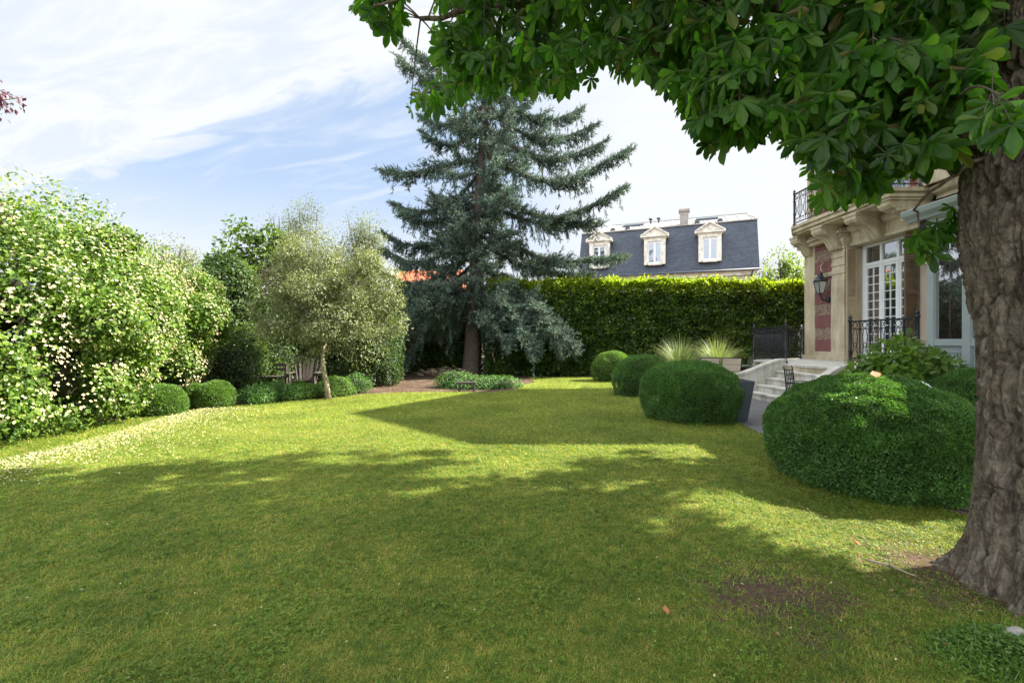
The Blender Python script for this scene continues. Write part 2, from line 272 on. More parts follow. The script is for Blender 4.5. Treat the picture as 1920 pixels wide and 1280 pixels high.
class MB:
    def __init__(s): s.v = []; s.f = []; s.sm = []
    def add(s, v, f, sm=False):
        o = len(s.v); s.v += [tuple(p) for p in v]; s.f += [tuple(i + o for i in q) for q in f]; s.sm += [sm] * len(f); return s
    def box(s, x0, x1, y0, y1, z0, z1):
        x0, x1 = min(x0, x1), max(x0, x1); y0, y1 = min(y0, y1), max(y0, y1)
        v = [(x, y, z) for z in (z0, z1) for x, y in ((x0, y0), (x1, y0), (x1, y1), (x0, y1))]
        return s.add(v, [(3, 2, 1, 0), (4, 5, 6, 7), (0, 1, 5, 4), (1, 2, 6, 5), (2, 3, 7, 6), (3, 0, 4, 7)])
    def prism(s, poly, z0, z1):
        n = len(poly); v = [(x, y, z0) for x, y in poly] + [(x, y, z1) for x, y in poly]
        return s.add(v, [tuple(range(n))[::-1], tuple(range(n, 2 * n))] + [(i, (i + 1) % n, n + (i + 1) % n, n + i) for i in range(n)])
    def prism_y(s, poly, y0, y1):           # poly in x,z extruded along y
        n = len(poly); v = [(x, y0, z) for x, z in poly] + [(x, y1, z) for x, z in poly]
        return s.add(v, [tuple(range(n)), tuple(range(n, 2 * n))[::-1]] + [((i + 1) % n, i, n + i, n + (i + 1) % n) for i in range(n)])
    def prism_x(s, poly, x0, x1):           # poly in y,z extruded along x
        n = len(poly); v = [(x0, y, z) for y, z in poly] + [(x1, y, z) for y, z in poly]
        return s.add(v, [tuple(range(n))[::-1], tuple(range(n, 2 * n))] + [(i, (i + 1) % n, n + (i + 1) % n, n + i) for i in range(n)])
    def bar(s, a, b, w, h=None):
        a, b = Vector(a), Vector(b); d = (b - a).normalized(); up = Vector((0, 0, 1)) if abs(d.z) < .95 else Vector((0, 1, 0))
        sd = d.cross(up).normalized() * (w / 2); u = sd.cross(d).normalized() * ((h or w) / 2)
        v = [p + q for p in (a, b) for q in (-sd - u, sd - u, sd + u, -sd + u)]
        return s.add(v, [(3, 2, 1, 0), (4, 5, 6, 7), (0, 1, 5, 4), (1, 2, 6, 5), (2, 3, 7, 6), (3, 0, 4, 7)])
    def tube(s, pts, r, n=6, closed=False):
        pts = [Vector(p) for p in pts]; rs = r if isinstance(r, (list, tuple)) else [r] * len(pts); m = len(pts); v = []; prev = None
        for i, p in enumerate(pts):
            a = pts[(i - 1) % m] if (closed or i) else p; b = pts[(i + 1) % m] if (closed or i < m - 1) else p
            d = (b - a); d = d.normalized() if d.length > 1e-9 else Vector((0, 0, 1))
            if prev is None: up = Vector((0, 0, 1)) if abs(d.z) < .9 else Vector((1, 0, 0)); u = d.cross(up).normalized()
            else: u = (prev - d * prev.dot(d)).normalized()
            prev = u; w = d.cross(u)
            v += [p + (u * math.cos(2 * math.pi * k / n) + w * math.sin(2 * math.pi * k / n)) * rs[i] for k in range(n)]
        f = [(i * n + k, i * n + (k + 1) % n, ((i + 1) % m) * n + (k + 1) % n, ((i + 1) % m) * n + k) for i in range(m if closed else m - 1) for k in range(n)]
        if not closed: f += [tuple(range(n))[::-1], tuple((m - 1) * n + k for k in range(n))]
        return s.add(v, f, True)
    def lathe(s, c, prof, n=12):
        v = [(c[0] + r * math.cos(2 * math.pi * k / n), c[1] + r * math.sin(2 * math.pi * k / n), c[2] + z) for r, z in prof for k in range(n)]
        f = [(i * n + k, i * n + (k + 1) % n, (i + 1) * n + (k + 1) % n, (i + 1) * n + k) for i in range(len(prof) - 1) for k in range(n)]
        f += [tuple(range(n))[::-1], tuple((len(prof) - 1) * n + k for k in range(n))]
        return s.add(v, f, True)
    def ring(s, c, r, t, axis, n=12, k=4):   # axis: unit horizontal direction lying in the ring's plane
        a = Vector(axis); return s.tube([Vector(c) + a * r * math.cos(2 * math.pi * i / n) + Vector((0, 0, 1)) * r * math.sin(2 * math.pi * i / n) for i in range(n)], t, k, True)
    def build(s, name, m, parent=None, bevel=0, world=True):
        me = bpy.data.meshes.new(name); me.from_pydata(s.v, [], s.f); me.materials.append(MAT[m] if isinstance(m, str) else m)
        me.polygons.foreach_set('use_smooth', s.sm); me.validate(); me.update()
        o = link_mesh(name, me, parent, world)
        if bevel:
            b = o.modifiers.new('bevel', 'BEVEL'); b.width = bevel; b.segments = 2; b.limit_method = 'ANGLE'
        return o
def copy_tree(o, parent=None):
    c = o.copy(); C.objects.link(c)
    if parent: c.parent = parent
    for ch in list(o.children): copy_tree(ch, c)
    return c

# ------------------------------------------------------------------ numpy noise and foliage
_perm = rng.random((64, 64, 64)).astype(np.float32)
def vnoise(P):
    P = np.asarray(P, float); i = np.floor(P).astype(int); f = P - i; f = f * f * (3 - 2 * f); r = 0
    for dx in (0, 1):
        for dy in (0, 1):
            for dz in (0, 1):
                w = (f[:, 0] if dx else 1 - f[:, 0]) * (f[:, 1] if dy else 1 - f[:, 1]) * (f[:, 2] if dz else 1 - f[:, 2])
                r = r + w * _perm[(i[:, 0] + dx) % 64, (i[:, 1] + dy) % 64, (i[:, 2] + dz) % 64]
    return r
def fbm(P, o=3):
    P = np.asarray(P, float); s = 0; a = 1; t = 0
    for k in range(o): s = s + a * vnoise(P * 2 ** k + 17.3 * k); t += a; a *= .5
    return s / t
def unit(v): return v / np.maximum(np.linalg.norm(v, axis=1, keepdims=True), 1e-9)
def rdir(n):
    return unit(rng.normal(size=(n, 3)))
def scatter(P, D, N, S, tv, tf, W=None):
    """copies a template (x width, y length, z normal) to each point"""
    D = unit(D); X = unit(np.cross(D, N)); Z = np.cross(X, D); tv = np.asarray(tv, float); tf = np.asarray(tf)
    W = S if W is None else W
    V = P[:, None, :] + tv[None, :, 0, None] * X[:, None, :] * W[:, None, None] + tv[None, :, 1, None] * D[:, None, :] * S[:, None, None] + tv[None, :, 2, None] * Z[:, None, :] * S[:, None, None]
    F = tf[None] + (np.arange(len(P)) * len(tv))[:, None, None]
    return V.reshape(-1, 3), F.reshape(-1, tf.shape[1])
LEAF = ([(0, 0, 0), (-.26, .45, .08), (0, 1, -.06), (.26, .45, .08)], [(0, 2, 1), (0, 3, 2)])
LEAFW = ([(0, 0, 0), (-.34, .35, .07), (-.22, .75, .03), (0, 1, -.10), (.22, .75, .03), (.34, .35, .07)], [(0, 3, 2), (0, 2, 1), (0, 5, 4), (0, 4, 3)])
def on_ell(n, c, r, shell=(0.8, 1.02), amp=0.18, nf=1.3):
    d = rdir(n); c = np.array(c); r = np.array(r)
    q = d * r; k = 1 + amp * (fbm((c + q) * nf, 3) - .5) * 2
    rad = rng.uniform(*shell, n) * k
    nn = unit(d / r)
    return c + q * rad[:, None], nn
def blob_leaves(blobs, n, size, tmpl=LEAF, shell=(.72, 1.04), amp=.22, nf=1.3, zmin=.03, droop=.4, out=.5, rnd=.8, keep=0.75, clump=0.0, jit=.35, thr=.44):
    vol = np.array([(b[3] * b[4] + b[3] * b[5] + b[4] * b[5]) for b in blobs]); cnt = (n * vol / vol.sum()).astype(int) + 1
    Ps, Ns = [], []
    for j, b in enumerate(blobs):
        p, nn = on_ell(cnt[j], b[:3], b[3:6], shell, amp, nf); ok = p[:, 2] > zmin
        for i, o in enumerate(blobs):
            if i != j: ok &= (((p - np.array(o[:3])) / np.array(o[3:6])) ** 2).sum(1) > keep ** 2
        if clump: ok &= fbm(p * clump + 5, 2) + rng.uniform(-.12, .12, len(p)) > thr
        Ps.append(p[ok]); Ns.append(nn[ok])
    P = np.concatenate(Ps); O = np.concatenate(Ns); n = len(P)
    D = O * out + rdir(n) * rnd + np.array([0, 0, -droop]); N = O * .6 + np.array([0, 0, .6]) + rdir(n) * .5
    S = size * rng.uniform(1 - jit, 1 + jit, n)
    return scatter(P, D, N, S, *tmpl), P, O
def ell_mesh(c, r, seg=24, rings=14, amp=.12, nf=1.3, zmin=0):
    th = np.linspace(0, 2 * np.pi, seg, endpoint=False); ph = np.linspace(.02, np.pi - .02, rings)
    T, Pp = np.meshgrid(th, ph); d = np.stack([np.cos(T) * np.sin(Pp), np.sin(T) * np.sin(Pp), np.cos(Pp)], -1).reshape(-1, 3)
    q = d * np.array(r); k = 1 + amp * (fbm((np.array(c) + q) * nf, 3) - .5) * 2; V = np.array(c) + q * k[:, None]; V[:, 2] = np.maximum(V[:, 2], zmin)
    F = [(i * seg + j, i * seg + (j + 1) % seg, (i + 1) * seg + (j + 1) % seg, (i + 1) * seg + j) for i in range(rings - 1) for j in range(seg)]
    return V, np.array(F)
def lumpy(blobs, k, r0, r1, up=0.0):
    out = list(blobs); w_ = np.array([b[3] * b[5] for b in blobs]); w_ = w_ / w_.sum()
    for _ in range(k):
        b = blobs[rng.choice(len(blobs), p=w_)]; d = rdir(1)[0]; d[2] = d[2] * .8 + up; d /= np.linalg.norm(d); r = rng.uniform(r0, r1)
        out.append((b[0] + d[0] * b[3] * .93, b[1] + d[1] * b[4] * .93, max(r * .8, b[2] + d[2] * b[5] * .93), r * 1.1, r * 1.1, r * .85))
    return out
def bezier(p0, p1, p2, n=8, p3=None):
    p0, p1, p2 = map(Vector, (p0, p1, p2)); o = []
    for i in range(n + 1):
        t = i / n
        if p3 is None: o.append(p0 * (1 - t) ** 2 + p1 * 2 * t * (1 - t) + p2 * t * t)
        else: o.append(p0 * (1 - t) ** 3 + p1 * 3 * t * (1 - t) ** 2 + p2 * 3 * t * t * (1 - t) + Vector(p3) * t ** 3)
    return o
def in_poly(x, y, poly):
    x = np.asarray(x, float); y = np.asarray(y, float); c = np.zeros(x.shape, bool); n = len(poly)
    for i in range(n):
        x1, y1 = poly[i]; x2, y2 = poly[i - 1]
        c ^= ((y1 > y) != (y2 > y)) & (x < (x2 - x1) * (y - y1) / ((y2 - y1) + 1e-12) + x1)
    return c
def G(px, py):                       # where a point of the lawn seen at that pixel lies
    d = EYE * FOC / (py - 640.0); return ((px - 960) / FOC * d, d)
# ================================================================== ground, lawn, terrace
def sheet(name, poly, z, mat):
    bm = bmesh.new(); f = bm.faces.new([bm.verts.new((x, y, z)) for x, y in poly]); bmesh.ops.triangulate(bm, faces=[f])
    bmesh.ops.recalc_face_normals(bm, faces=bm.faces)
    for q in bm.faces:
        if q.normal.z < 0: q.normal_flip()
    me = bpy.data.meshes.new(name); bm.to_mesh(me); bm.free(); me.materials.append(MAT[mat])
    return tag(link_mesh(name, me), kind='structure')
sheet('ground', [(-300, -100), (300, -100), (300, 600), (-300, 600)], 0, 'soil')
LAWN = [(-11, -3), (-10, 0), (-8.5, 4), (-7.2, 6), (-6.9, 8), (-6.5, 9.3), (-5.9, 10.1), (-5.1, 10.75), (-4.4, 11.4), (-3.9, 12.1), (-3.0, 12.5), (-2.2, 12.6), (-.6, 12.5), (.2, 13.2), (.1, 14.5),
        (.8, 15.5), (.6, 17.9), (4.25, 17.9), (4.3, 12), (4.1, 9), (3.85, 7.6), (3.7, 6.4), (3.62, 5), (3.6, 3.7), (4.2, 2.8), (5.2, 1), (5.2, -3)]
sheet('lawn', LAWN, 0.004, 'lawn')
sheet('terrace_paving', [(3.85, 7.55), (4.1, 9), (4.3, 12), (4.3, 15.2), (9.6, 15.2), (9.6, 4), (8, 3), (5.0, 2.6), (3.72, 3.8), (3.65, 5), (3.72, 6.4)], 0.008, 'paver')
dark_lawn = None
def lawn_points(n, y0, y1, pw):
    u = rng.random(n); e = 2 - pw
    Y = (y0 ** e + u * (y1 ** e - y0 ** e)) ** (1 / e) if abs(e) > 1e-6 else y0 * (y1 / y0) ** u
    X = rng.uniform(-1, 1, n) * (1.18 * Y + .95)
    ok = in_poly(X, Y, LAWN); return X[ok], Y[ok]
def grass():
    X, Y = lawn_points(37000, 1.2, 6.5, 1.35); a0 = rng.random(len(X)) * 6.28; X = np.repeat(X, 14); Y = np.repeat(Y, 14); sp = rng.gamma(1.6, .011, len(X)); aa = rng.random(len(X)) * 6.28; X = X + sp * np.cos(aa); Y = Y + sp * np.sin(aa)
    Xb, Yb = lawn_points(210000, 1.2, 6.5, 1.35); X = np.concatenate([X, Xb]); Y = np.concatenate([Y, Yb])
    X2, Y2 = lawn_points(560000, 6.5, 18, 1.3)
    X = np.concatenate([X, X2]); Y = np.concatenate([Y, Y2]); n = len(X); P = np.stack([X, Y, np.zeros(n) + .004], 1)
    patch = fbm(P * .9 + 3, 3); fine = fbm(P * 7, 2)
    bare = np.exp(-(((X - 1.45) / .42) ** 2 + ((Y - 2.5) / .24) ** 2)) + .75 * np.exp(-(((X - 2.65) / .33) ** 2 + ((Y - 2.75) / .28) ** 2))
    tree = ((X - 3.1) ** 2 + (Y - 2.5) ** 2) < .53 ** 2
    ok = (rng.random(n) > bare * 1.0 + np.clip(.62 - fine * 1.1, 0, .45)) & ~tree
    X, Y, P, patch = X[ok], Y[ok], P[ok], patch[ok]; n = len(X)
    L = rng.uniform(.014, .036, n) * (0.8 + .9 * (patch - .3)) * np.clip((Y / 4), .95, 1.5) ; W = rng.uniform(.0022, .0048, n) * np.clip(Y / 2.6, .8, 4.5)
    a = rng.uniform(0, 2 * np.pi, n); lean = rng.uniform(.4, 2.6, n); D = np.stack([np.cos(a) * lean, np.sin(a) * lean, np.ones(n)], 1)
    N = np.stack([-np.cos(a), -np.sin(a), lean], 1) + rdir(n) * .3
    near = Y < 4.2
    A = scatter(P[near], D[near], N[near], L[near], [(-.5, 0, 0), (.5, 0, 0), (-.35, .6, .0), (.35, .6, .0), (0, 1, -.3)], [(0, 1, 3), (0, 3, 2), (2, 3, 4)], W[near])
    B = scatter(P[~near], D[~near], N[~near], L[~near], [(-.5, 0, 0), (.5, 0, 0), (0, 1, -.15)], [(0, 1, 2)], W[~near])
    tag(arr_mesh('grass', [A[0], B[0]], [A[1], B[1]], MAT['grass']), 'short mixed green and straw lawn grass across the garden', 'grass', kind='stuff')
grass()
def clover():
    X, Y = lawn_points(190000, 1.5, 8.5, 1.25); P = np.stack([X, Y, rng.uniform(.012, .035, len(X))], 1)
    ok = fbm(P * np.array([2.6, 2.6, 0]) + 31, 3) + rng.uniform(-.22, .22, len(X)) > .60; ok &= ((X - 3.1) ** 2 + (Y - 2.5) ** 2) > .52 ** 2; P = P[ok]; n = len(P)
    D = rdir(n); D[:, 2] *= .25; N = np.tile([0, 0, 1.], (n, 1)) + rdir(n) * .35; vs, fs = [], []
    T = [(0, 0, 0), (-.42, .55, .05), (-.3, .95, 0), (.3, .95, 0), (.42, .55, .05)]
    for k in range(3):
        c, s_ = math.cos(k * 2.094), math.sin(k * 2.094)
        vs += [(x * c - y * s_, x * s_ + y * c, z) for x, y, z in T]; fs += [(5 * k, 5 * k + 1 + j, 5 * k + 2 + j) for j in range(3)]
    A = scatter(P, D, N, rng.uniform(.005, .0125, n), vs, fs)
    tag(arr_mesh('clover', A[0], A[1], MAT['clover']), 'darker green clover patches low in the lawn', 'clover', kind='stuff')
clover()
# white petals fallen below the flowering shrubs and thinly over the lawn
def petals():
    n = 6800; t = rng.random(n); X = -6.2 + rng.gamma(1.5, .36, n) + .25 * np.sin(t * 5); Y = 4.3 + t * 5.2; ok = in_poly(X, Y, LAWN) & (X < -2.6)
    X, Y = X[ok], Y[ok]; X2, Y2 = lawn_points(850, 1.6, 12, 1.0); X = np.concatenate([X, X2]); Y = np.concatenate([Y, Y2]); n = len(X)
    P = np.stack([X, Y, rng.uniform(.022, .038, n)], 1); N = np.tile([0, 0, 1.], (n, 1)) + rdir(n) * .5; D = rdir(n); D[:, 2] *= .3
    A = scatter(P, D, N, rng.uniform(.012, .026, n) * np.where(np.arange(n) > n - len(X2), .62, 1), *LEAFW)
    tag(arr_mesh('fallen_petals', A[0], A[1], MAT['flower']), 'cream petals scattered on the lawn below the flowering shrubs', 'petals', kind='stuff')
petals()
def litter():
    n = 5200; X = rng.uniform(-4.5, 3.8, n); Y = rng.uniform(12.2, 16.5, n); ok = ~in_poly(X, Y, LAWN); X, Y = X[ok], Y[ok]
    X2 = rng.normal(2.5, .5, 900); Y2 = rng.normal(2.75, .45, 900); X = np.concatenate([X, X2]); Y = np.concatenate([Y, Y2]); n = len(X)
    P = np.stack([X, Y, rng.uniform(.01, .03, n)], 1); D = rdir(n); D[:, 2] *= .3
    A = scatter(P, D, np.tile([0, 0, 1.], (n, 1)) + rdir(n) * .5, np.where(Y > 8, rng.uniform(.015, .05, n), rng.uniform(.006, .024, n)), *LEAF)
    m = leafmat('dry_litter', [(.10, .055, .03), (.22, .13, .07), (.30, .2, .12)], .1, .9, .1)
    tag(arr_mesh('leaf_litter', A[0], A[1], m), 'brown leaf litter on bare soil under the spruce and by the trunk', 'leaf litter', kind='stuff')
litter()

# ================================================================== villa on the right
V_ = thing('villa', 'cream stone and red villa with balcony, partly hidden behind the chestnut leaves', 'house', (9.8, 11, 0))
w = MB()
w.box(9.8, 16, 7.9, 10.95, 0, 4.5); w.box(10.0, 16, 10.9, 14.6, 0, 4.5)
w.build('wall', 'brickred', V_)
p = MB()
p.box(9.35, 10.05, 14.07, 14.55, .85, 4.32)                                          # far corner pilaster
p.box(9.30, 10.05, 12.74, 13.27, .85, 3.1)
for k in range(9): p.box(9.30 if k % 2 == 0 else 9.325, 10.05, 12.74 if k % 2 == 0 else 12.76, 13.27, 3.1 + k * .115, 3.1 + (k + 1) * .115)
p.box(9.26, 10.05, 12.72, 13.30, 4.135, 4.2); p.box(9.24, 10.0, 12.70, 13.32, 4.2, 4.32)
p.box(9.32, 10.05, 13.27, 14.07, .85, 1.10); p.box(9.27, 9.6, 12.70, 14.60, .85, .97)
p.box(9.62, 9.8, 12.72, 12.735, .85, 4.0)
p.build('pilaster', 'cream', V_, 0.008)
for a, b, red in ((1.10, 1.46, 1), (1.46, 1.82, 0), (1.82, 2.19, 1), (2.19, 2.53, 0), (2.53, 2.9, 1), (2.9, 3.24, 0), (3.24, 3.8, 1), (3.8, 4.16, 0), (4.16, 4.32, 1)):
    MB().box(9.375 if red else 9.39, 10.02, 13.27, 14.07, a, b).build('red_panel' if red else 'pebble_panel', 'redpaint' if red else 'pebble', V_)
mld = MB(); mld.box(9.33, 9.4, 13.27, 14.07, 3.32, 3.38); mld.box(9.31, 9.4, 13.27, 14.07, 3.38, 3.43)
for zc in (3.62,): mld.tube([(9.36, 13.67 + .12 * math.cos(a), zc + .12 * math.sin(a)) for a in np.linspace(-1.2, 1.6, 8)], .022, 6)
# lintel and entablature
mld.prism_y([(9.5, 4.06), (9.46, 4.06), (9.46, 4.14), (9.5, 4.16), (9.5, 4.42), (9.42, 4.45), (9.36, 4.52), (9.36, 4.6), (10.0, 4.6), (10.0, 4.06)], 10.6, 12.74)
for y0, y1 in ((10.75, 11.45), (12.05, 12.65)):
    mld.box(9.485, 9.5, y0, y1, 4.22, 4.235); mld.box(9.485, 9.5, y0, y1, 4.375, 4.39); mld.box(9.485, 9.5, y0, y0 + .015, 4.235, 4.375); mld.box(9.485, 9.5, y1 - .015, y1, 4.235, 4.375)
mld.box(9.2, 10.0, 12.74, 14.7, 4.32, 4.6); mld.box(9.12, 10.0, 12.7, 14.78, 4.44, 4.52)
mld.box(9.7, 10.0, 7.9, 10.6, 4.5, 4.62)
mld.build('moulding', 'cream', V_, 0.006)
def console(y, w_, x_in, z_top, proj, h):
    m = MB(); pr = []
    prof = [(0, 0), (1, 0), (1.0, -.16), (.93, -.27), (.80, -.33), (.68, -.36), (.55, -.42), (.42, -.54), (.30, -.70), (.22, -.86), (.14, -.97), (.05, -1), (0, -.98)]
    poly = [(x_in - a * proj, z_top + b * h) for a, b in prof]
    m.prism_y(poly, y - w_ / 2, y + w_ / 2)
    for k in (-1, 0, 1): m.prism_y([(x - .018, z + .0) for x, z in poly[3:11]] + [(x + .03, z + .03) for x, z in poly[3:11]][::-1], y + k * w_ * .32 - w_ * .1, y + k * w_ * .32 + w_ * .1)
    for sgn in (-1, 1):
        yy = y + sgn * (w_ / 2 + .004)
        for cx, cz, r0 in ((x_in - proj * .72, z_top - h * .19, h * .15), (x_in - proj * .2, z_top - h * .72, h * .1)):
            pts = [(cx + r0 * (1 - t / 14) * math.cos(t * .75), yy, cz + r0 * (1 - t / 14) * math.sin(t * .75)) for t in range(13)]
            m.tube(pts, .012, 5)
        m.tube([(x_in - proj * .55, yy, z_top - h * .1), (x_in - proj * .3, yy, z_top - h * .25), (x_in - proj * .1, yy, z_top - h * .45)], .012, 5)
    m.box(x_in - proj * 1.03, x_in, y - w_ / 2 - .03, y + w_ / 2 + .03, z_top, z_top + .06)
    return m.build('console', 'cream', V_, 0.006)
console(13.02, .42, 9.3, 4.62, .6, .62); console(14.3, .36, 9.35, 4.62, .5, .55); console(11.75, .40, 9.5, 4.62, .78, .6); console(10.72, .36, 9.8, 4.68, 1.05, .62)
# heavier curved bracket that drops beside the window
m = MB(); arc = [(9.1 + .62 * math.sin(t), 10.62, 3.62 + .62 * math.cos(t) + .25) for t in np.linspace(-.3, 1.75, 14)]
m.tube(arc, [.09 - .002 * i for i in range(14)], 8); m.lathe((9.66, 10.62, 3.48), [(.02, -.1), (.1, -.07), (.13, 0), (.1, .08), (.03, .1)], 10); m.box(9.62, 9.8, 10.5, 10.75, 3.2, 3.42)
m.build('scroll_bracket', 'cream', V_)
# balcony
BAL = [(8.65, 10.45), (9.85, 10.45), (9.85, 14.95), (9.2, 14.95), (8.65, 14.1)]
def off(poly, d):
    cx = sum(x for x, y in poly) / len(poly); cy = sum(y for x, y in poly) / len(poly)
    return [(x + d * np.sign(x - cx), y + d * np.sign(y - cy)) for x, y in poly]
m = MB(); m.prism(off(BAL, -.10), 4.68, 4.74); m.prism(off(BAL, -.03), 4.74, 4.80); m.prism(off(BAL, -.05), 4.80, 4.86); m.prism(off(BAL, 0), 4.86, 4.95)
m.box(9.1, 9.8, 10.62, 10.66, 4.2, 4.68)
m.prism_y([(9.62, 4.62), (9.72, 4.62), (9.74, 4.74), (9.62, 4.80), (9.58, 4.86), (9.58, 4.95), (9.84, 4.95), (9.84, 4.62)], 7.7, 10.44)
m.build('balcony_slab', 'cream', V_, 0.006)
u = MB(); u.box(9.5, 15.6, 7.9, 14.5, 4.96, 8.1); u.build('upper_wall', 'brickred', V_)
u = MB()
for y0, y1 in ((14.1, 14.56), (7.85, 8.3), (10.2, 10.6)): u.box(9.44, 9.9, y0, y1, 4.96, 7.8)
u.box(9.42, 9.6, 7.9, 14.5, 7.8, 8.1); u.box(9.2, 15.9, 7.6, 14.8, 8.1, 8.3); u.box(9.46, 9.52, 7.9, 10.2, 4.96, 5.7)
u.build('quoins', 'cream', V_, 0.01)
for yc in (11.4, 13.0, 9.2):
    f = MB(); f.box(9.44, 9.52, yc - .55, yc + .55, 4.98, 7.3)
    o = f.build('window', 'whitepaint', V_); g = MB()
    for s_ in (-1, 1):
        for zz in (5.05, 6.4): g.box(9.43, 9.445, yc + (s_ * .5 if s_ < 0 else .03), yc + (s_ * .5 if s_ > 0 else -.03), zz, zz + (1.28 if zz < 6 else .8))
    g.build('pane', 'glass', o)
g = MB(); g.add([(9.2, 7.6, 8.3), (15.9, 7.6, 8.3), (15.9, 14.8, 8.3), (9.2, 14.8, 8.3), (12.6, 11.2, 13.4)], [(0, 1, 4), (1, 2, 4), (2, 3, 4), (3, 0, 4), (3, 2, 1, 0)]); g.build('roof', 'slate', V_)
# tall ground-floor window, three casements with small panes
wf = MB(); X = 9.8; gl = MB()
wf.box(X, X + .07, 12.60, 12.735, .86, 4.05)
for a, b in ((10.95, 11.02),): wf.box(X, X + .07, a, b, .86, 4.05)
wf.box(X, X + .07, 11.02, 12.6, 3.98, 4.05); wf.box(X - .02, X + .07, 11.02, 12.6, 3.46, 3.55)
for k in range(3):
    y1 = 12.60 - k * .527; y0 = y1 - .527
    if k < 2: wf.box(X - .01, X + .07, y0 - .035, y0 + .035, .86, 3.46); wf.box(X - .01, X + .07, y0 - .035, y0 + .035, 3.55, 3.98)
    a, b = y0 + .035, y1 - .035 if k else y1
    wf.box(X + .005, X + .06, a, a + .045, .88, 3.46); wf.box(X + .005, X + .06, b - .045, b, .88, 3.46); wf.box(X + .005, X + .06, a + .045, b - .045, .88, 1.15); wf.box(X + .005, X + .06, a + .045, b - .045, 3.40, 3.46)
    ym = (a + b) / 2; wf.box(X + .012, X + .05, ym - .011, ym + .011, 1.15, 3.40)
    for j in range(1, 10): z = 1.15 + j * .225; wf.box(X + .014, X + .048, a + .045, ym - .011, z - .01, z + .01); wf.box(X + .014, X + .048, ym + .011, b - .045, z - .01, z + .01)
wo = wf.build('window', 'whitepaint', V_)
gl.box(X + .03, X + .035, 11.02, 12.6, .9, 3.97); gl.build('pane', 'glass', wo)
def shutter(x0, x1, y, mat, z0=.9, z1=4.04):
    m = MB(); m.box(x0, x0 + .04, y - .02, y + .02, z0, z1); m.box(x1 - .04, x1, y - .02, y + .02, z0, z1)
    for z in (z0, 2.55, z1 - .08): m.box(x0 + .04, x1 - .04, y - .02, y + .02, z, z + .08)
    if mat == 'tan': m.box(x0 + .04, x1 - .04, y - .008, y + .008, z0 + .08, 2.55); lo = 2.63
    else: lo = z0 + .08
    z = lo
    while z < z1 - .1: m.add([(x0 + .04, y - .018, z), (x1 - .04, y - .018, z), (x1 - .04, y + .015, z + .05), (x0 + .04, y + .015, z + .05), (x0 + .04, y - .018, z + .008), (x1 - .04, y - .018, z + .008), (x1 - .04, y + .015, z + .058), (x0 + .04, y + .015, z + .058)], [(0, 1, 2, 3), (7, 6, 5, 4), (0, 4, 5, 1)]); z += .055
    return m.build('shutter', mat, V_)
tag(shutter(9.34, 9.63, 12.70, 'tan'), 'tan louvred shutter folded on the far side of the window')
tag(shutter(9.43, 9.77, 10.93, 'shutter'), 'dark brown shutter standing open on the near side of the window')
# ---------------- perron: landing, steps and swept parapets
PR = thing('entrance_steps', 'pale stone perron with five steps and swept side walls', 'steps', (6.8, 10.4, 0))
LD = [(6.8, 7.62), (9.79, 7.62), (9.79, 10.0), (9.79, 12.7), (9.34, 14.9), (7.15, 13.75), (6.8, 11.5)]
m = MB(); m.prism([(6.84, 7.66), (9.76, 7.66), (9.76, 12.6), (9.32, 14.8), (7.18, 13.7), (6.84, 11.5)], 0, .79); m.build('landing_wall', 'cream', PR)
m = MB(); m.prism(LD, .79, .85); m.build('landing', 'white_stone', PR, .01)
for k in range(4):
    m = MB(); x = 5.86 + .235 * k; xe = x + .235 if k < 3 else 6.84
    m.box(x + .03, xe + .03 if k < 3 else xe, 9.5, 11.35, .0, .17 * (k + 1) - .045); m.box(x, xe + .03 if k < 3 else 6.84, 9.5, 11.35, .17 * (k + 1) - .045, .17 * (k + 1))
    m.build('step', 'white_stone', PR, .008)
for y0, y1 in ((11.35, 11.58),):
    m = MB(); n = 14; top = []
    for i in range(n + 1):
        t = i / n; x = 5.55 + 1.3 * t; s_ = t * t * (3 - 2 * t); top.append((x, .60 + .37 * s_))
    poly = [(5.55, 0), (6.84, 0)] + [(x, z - .06) for x, z in top[::-1]]
    m.prism_y(poly, y0 + .02, y1 - .02)
    m.prism_y([(5.50, .54)] + [(x, z - .06) for x, z in top[1:]] + [(x, z) for x, z in top[::-1][:-1]] + [(5.50, .60)], y0, y1)
    m.build('parapet', 'white_stone', PR, .006)
m = MB(); m.prism_y([(5.66, 0), (6.84, 0), (6.84, .83), (6.72, .83), (5.72, .2), (5.66, .14)], 9.29, 9.48); m.prism_y([(5.60, .12), (5.60, .19), (5.70, .26), (6.70, .89), (6.84, .89), (6.84, .83), (6.72, .83), (5.72, .2), (5.66, .14)], 9.27, 9.5); m.build('parapet', 'white_stone', PR, .006)
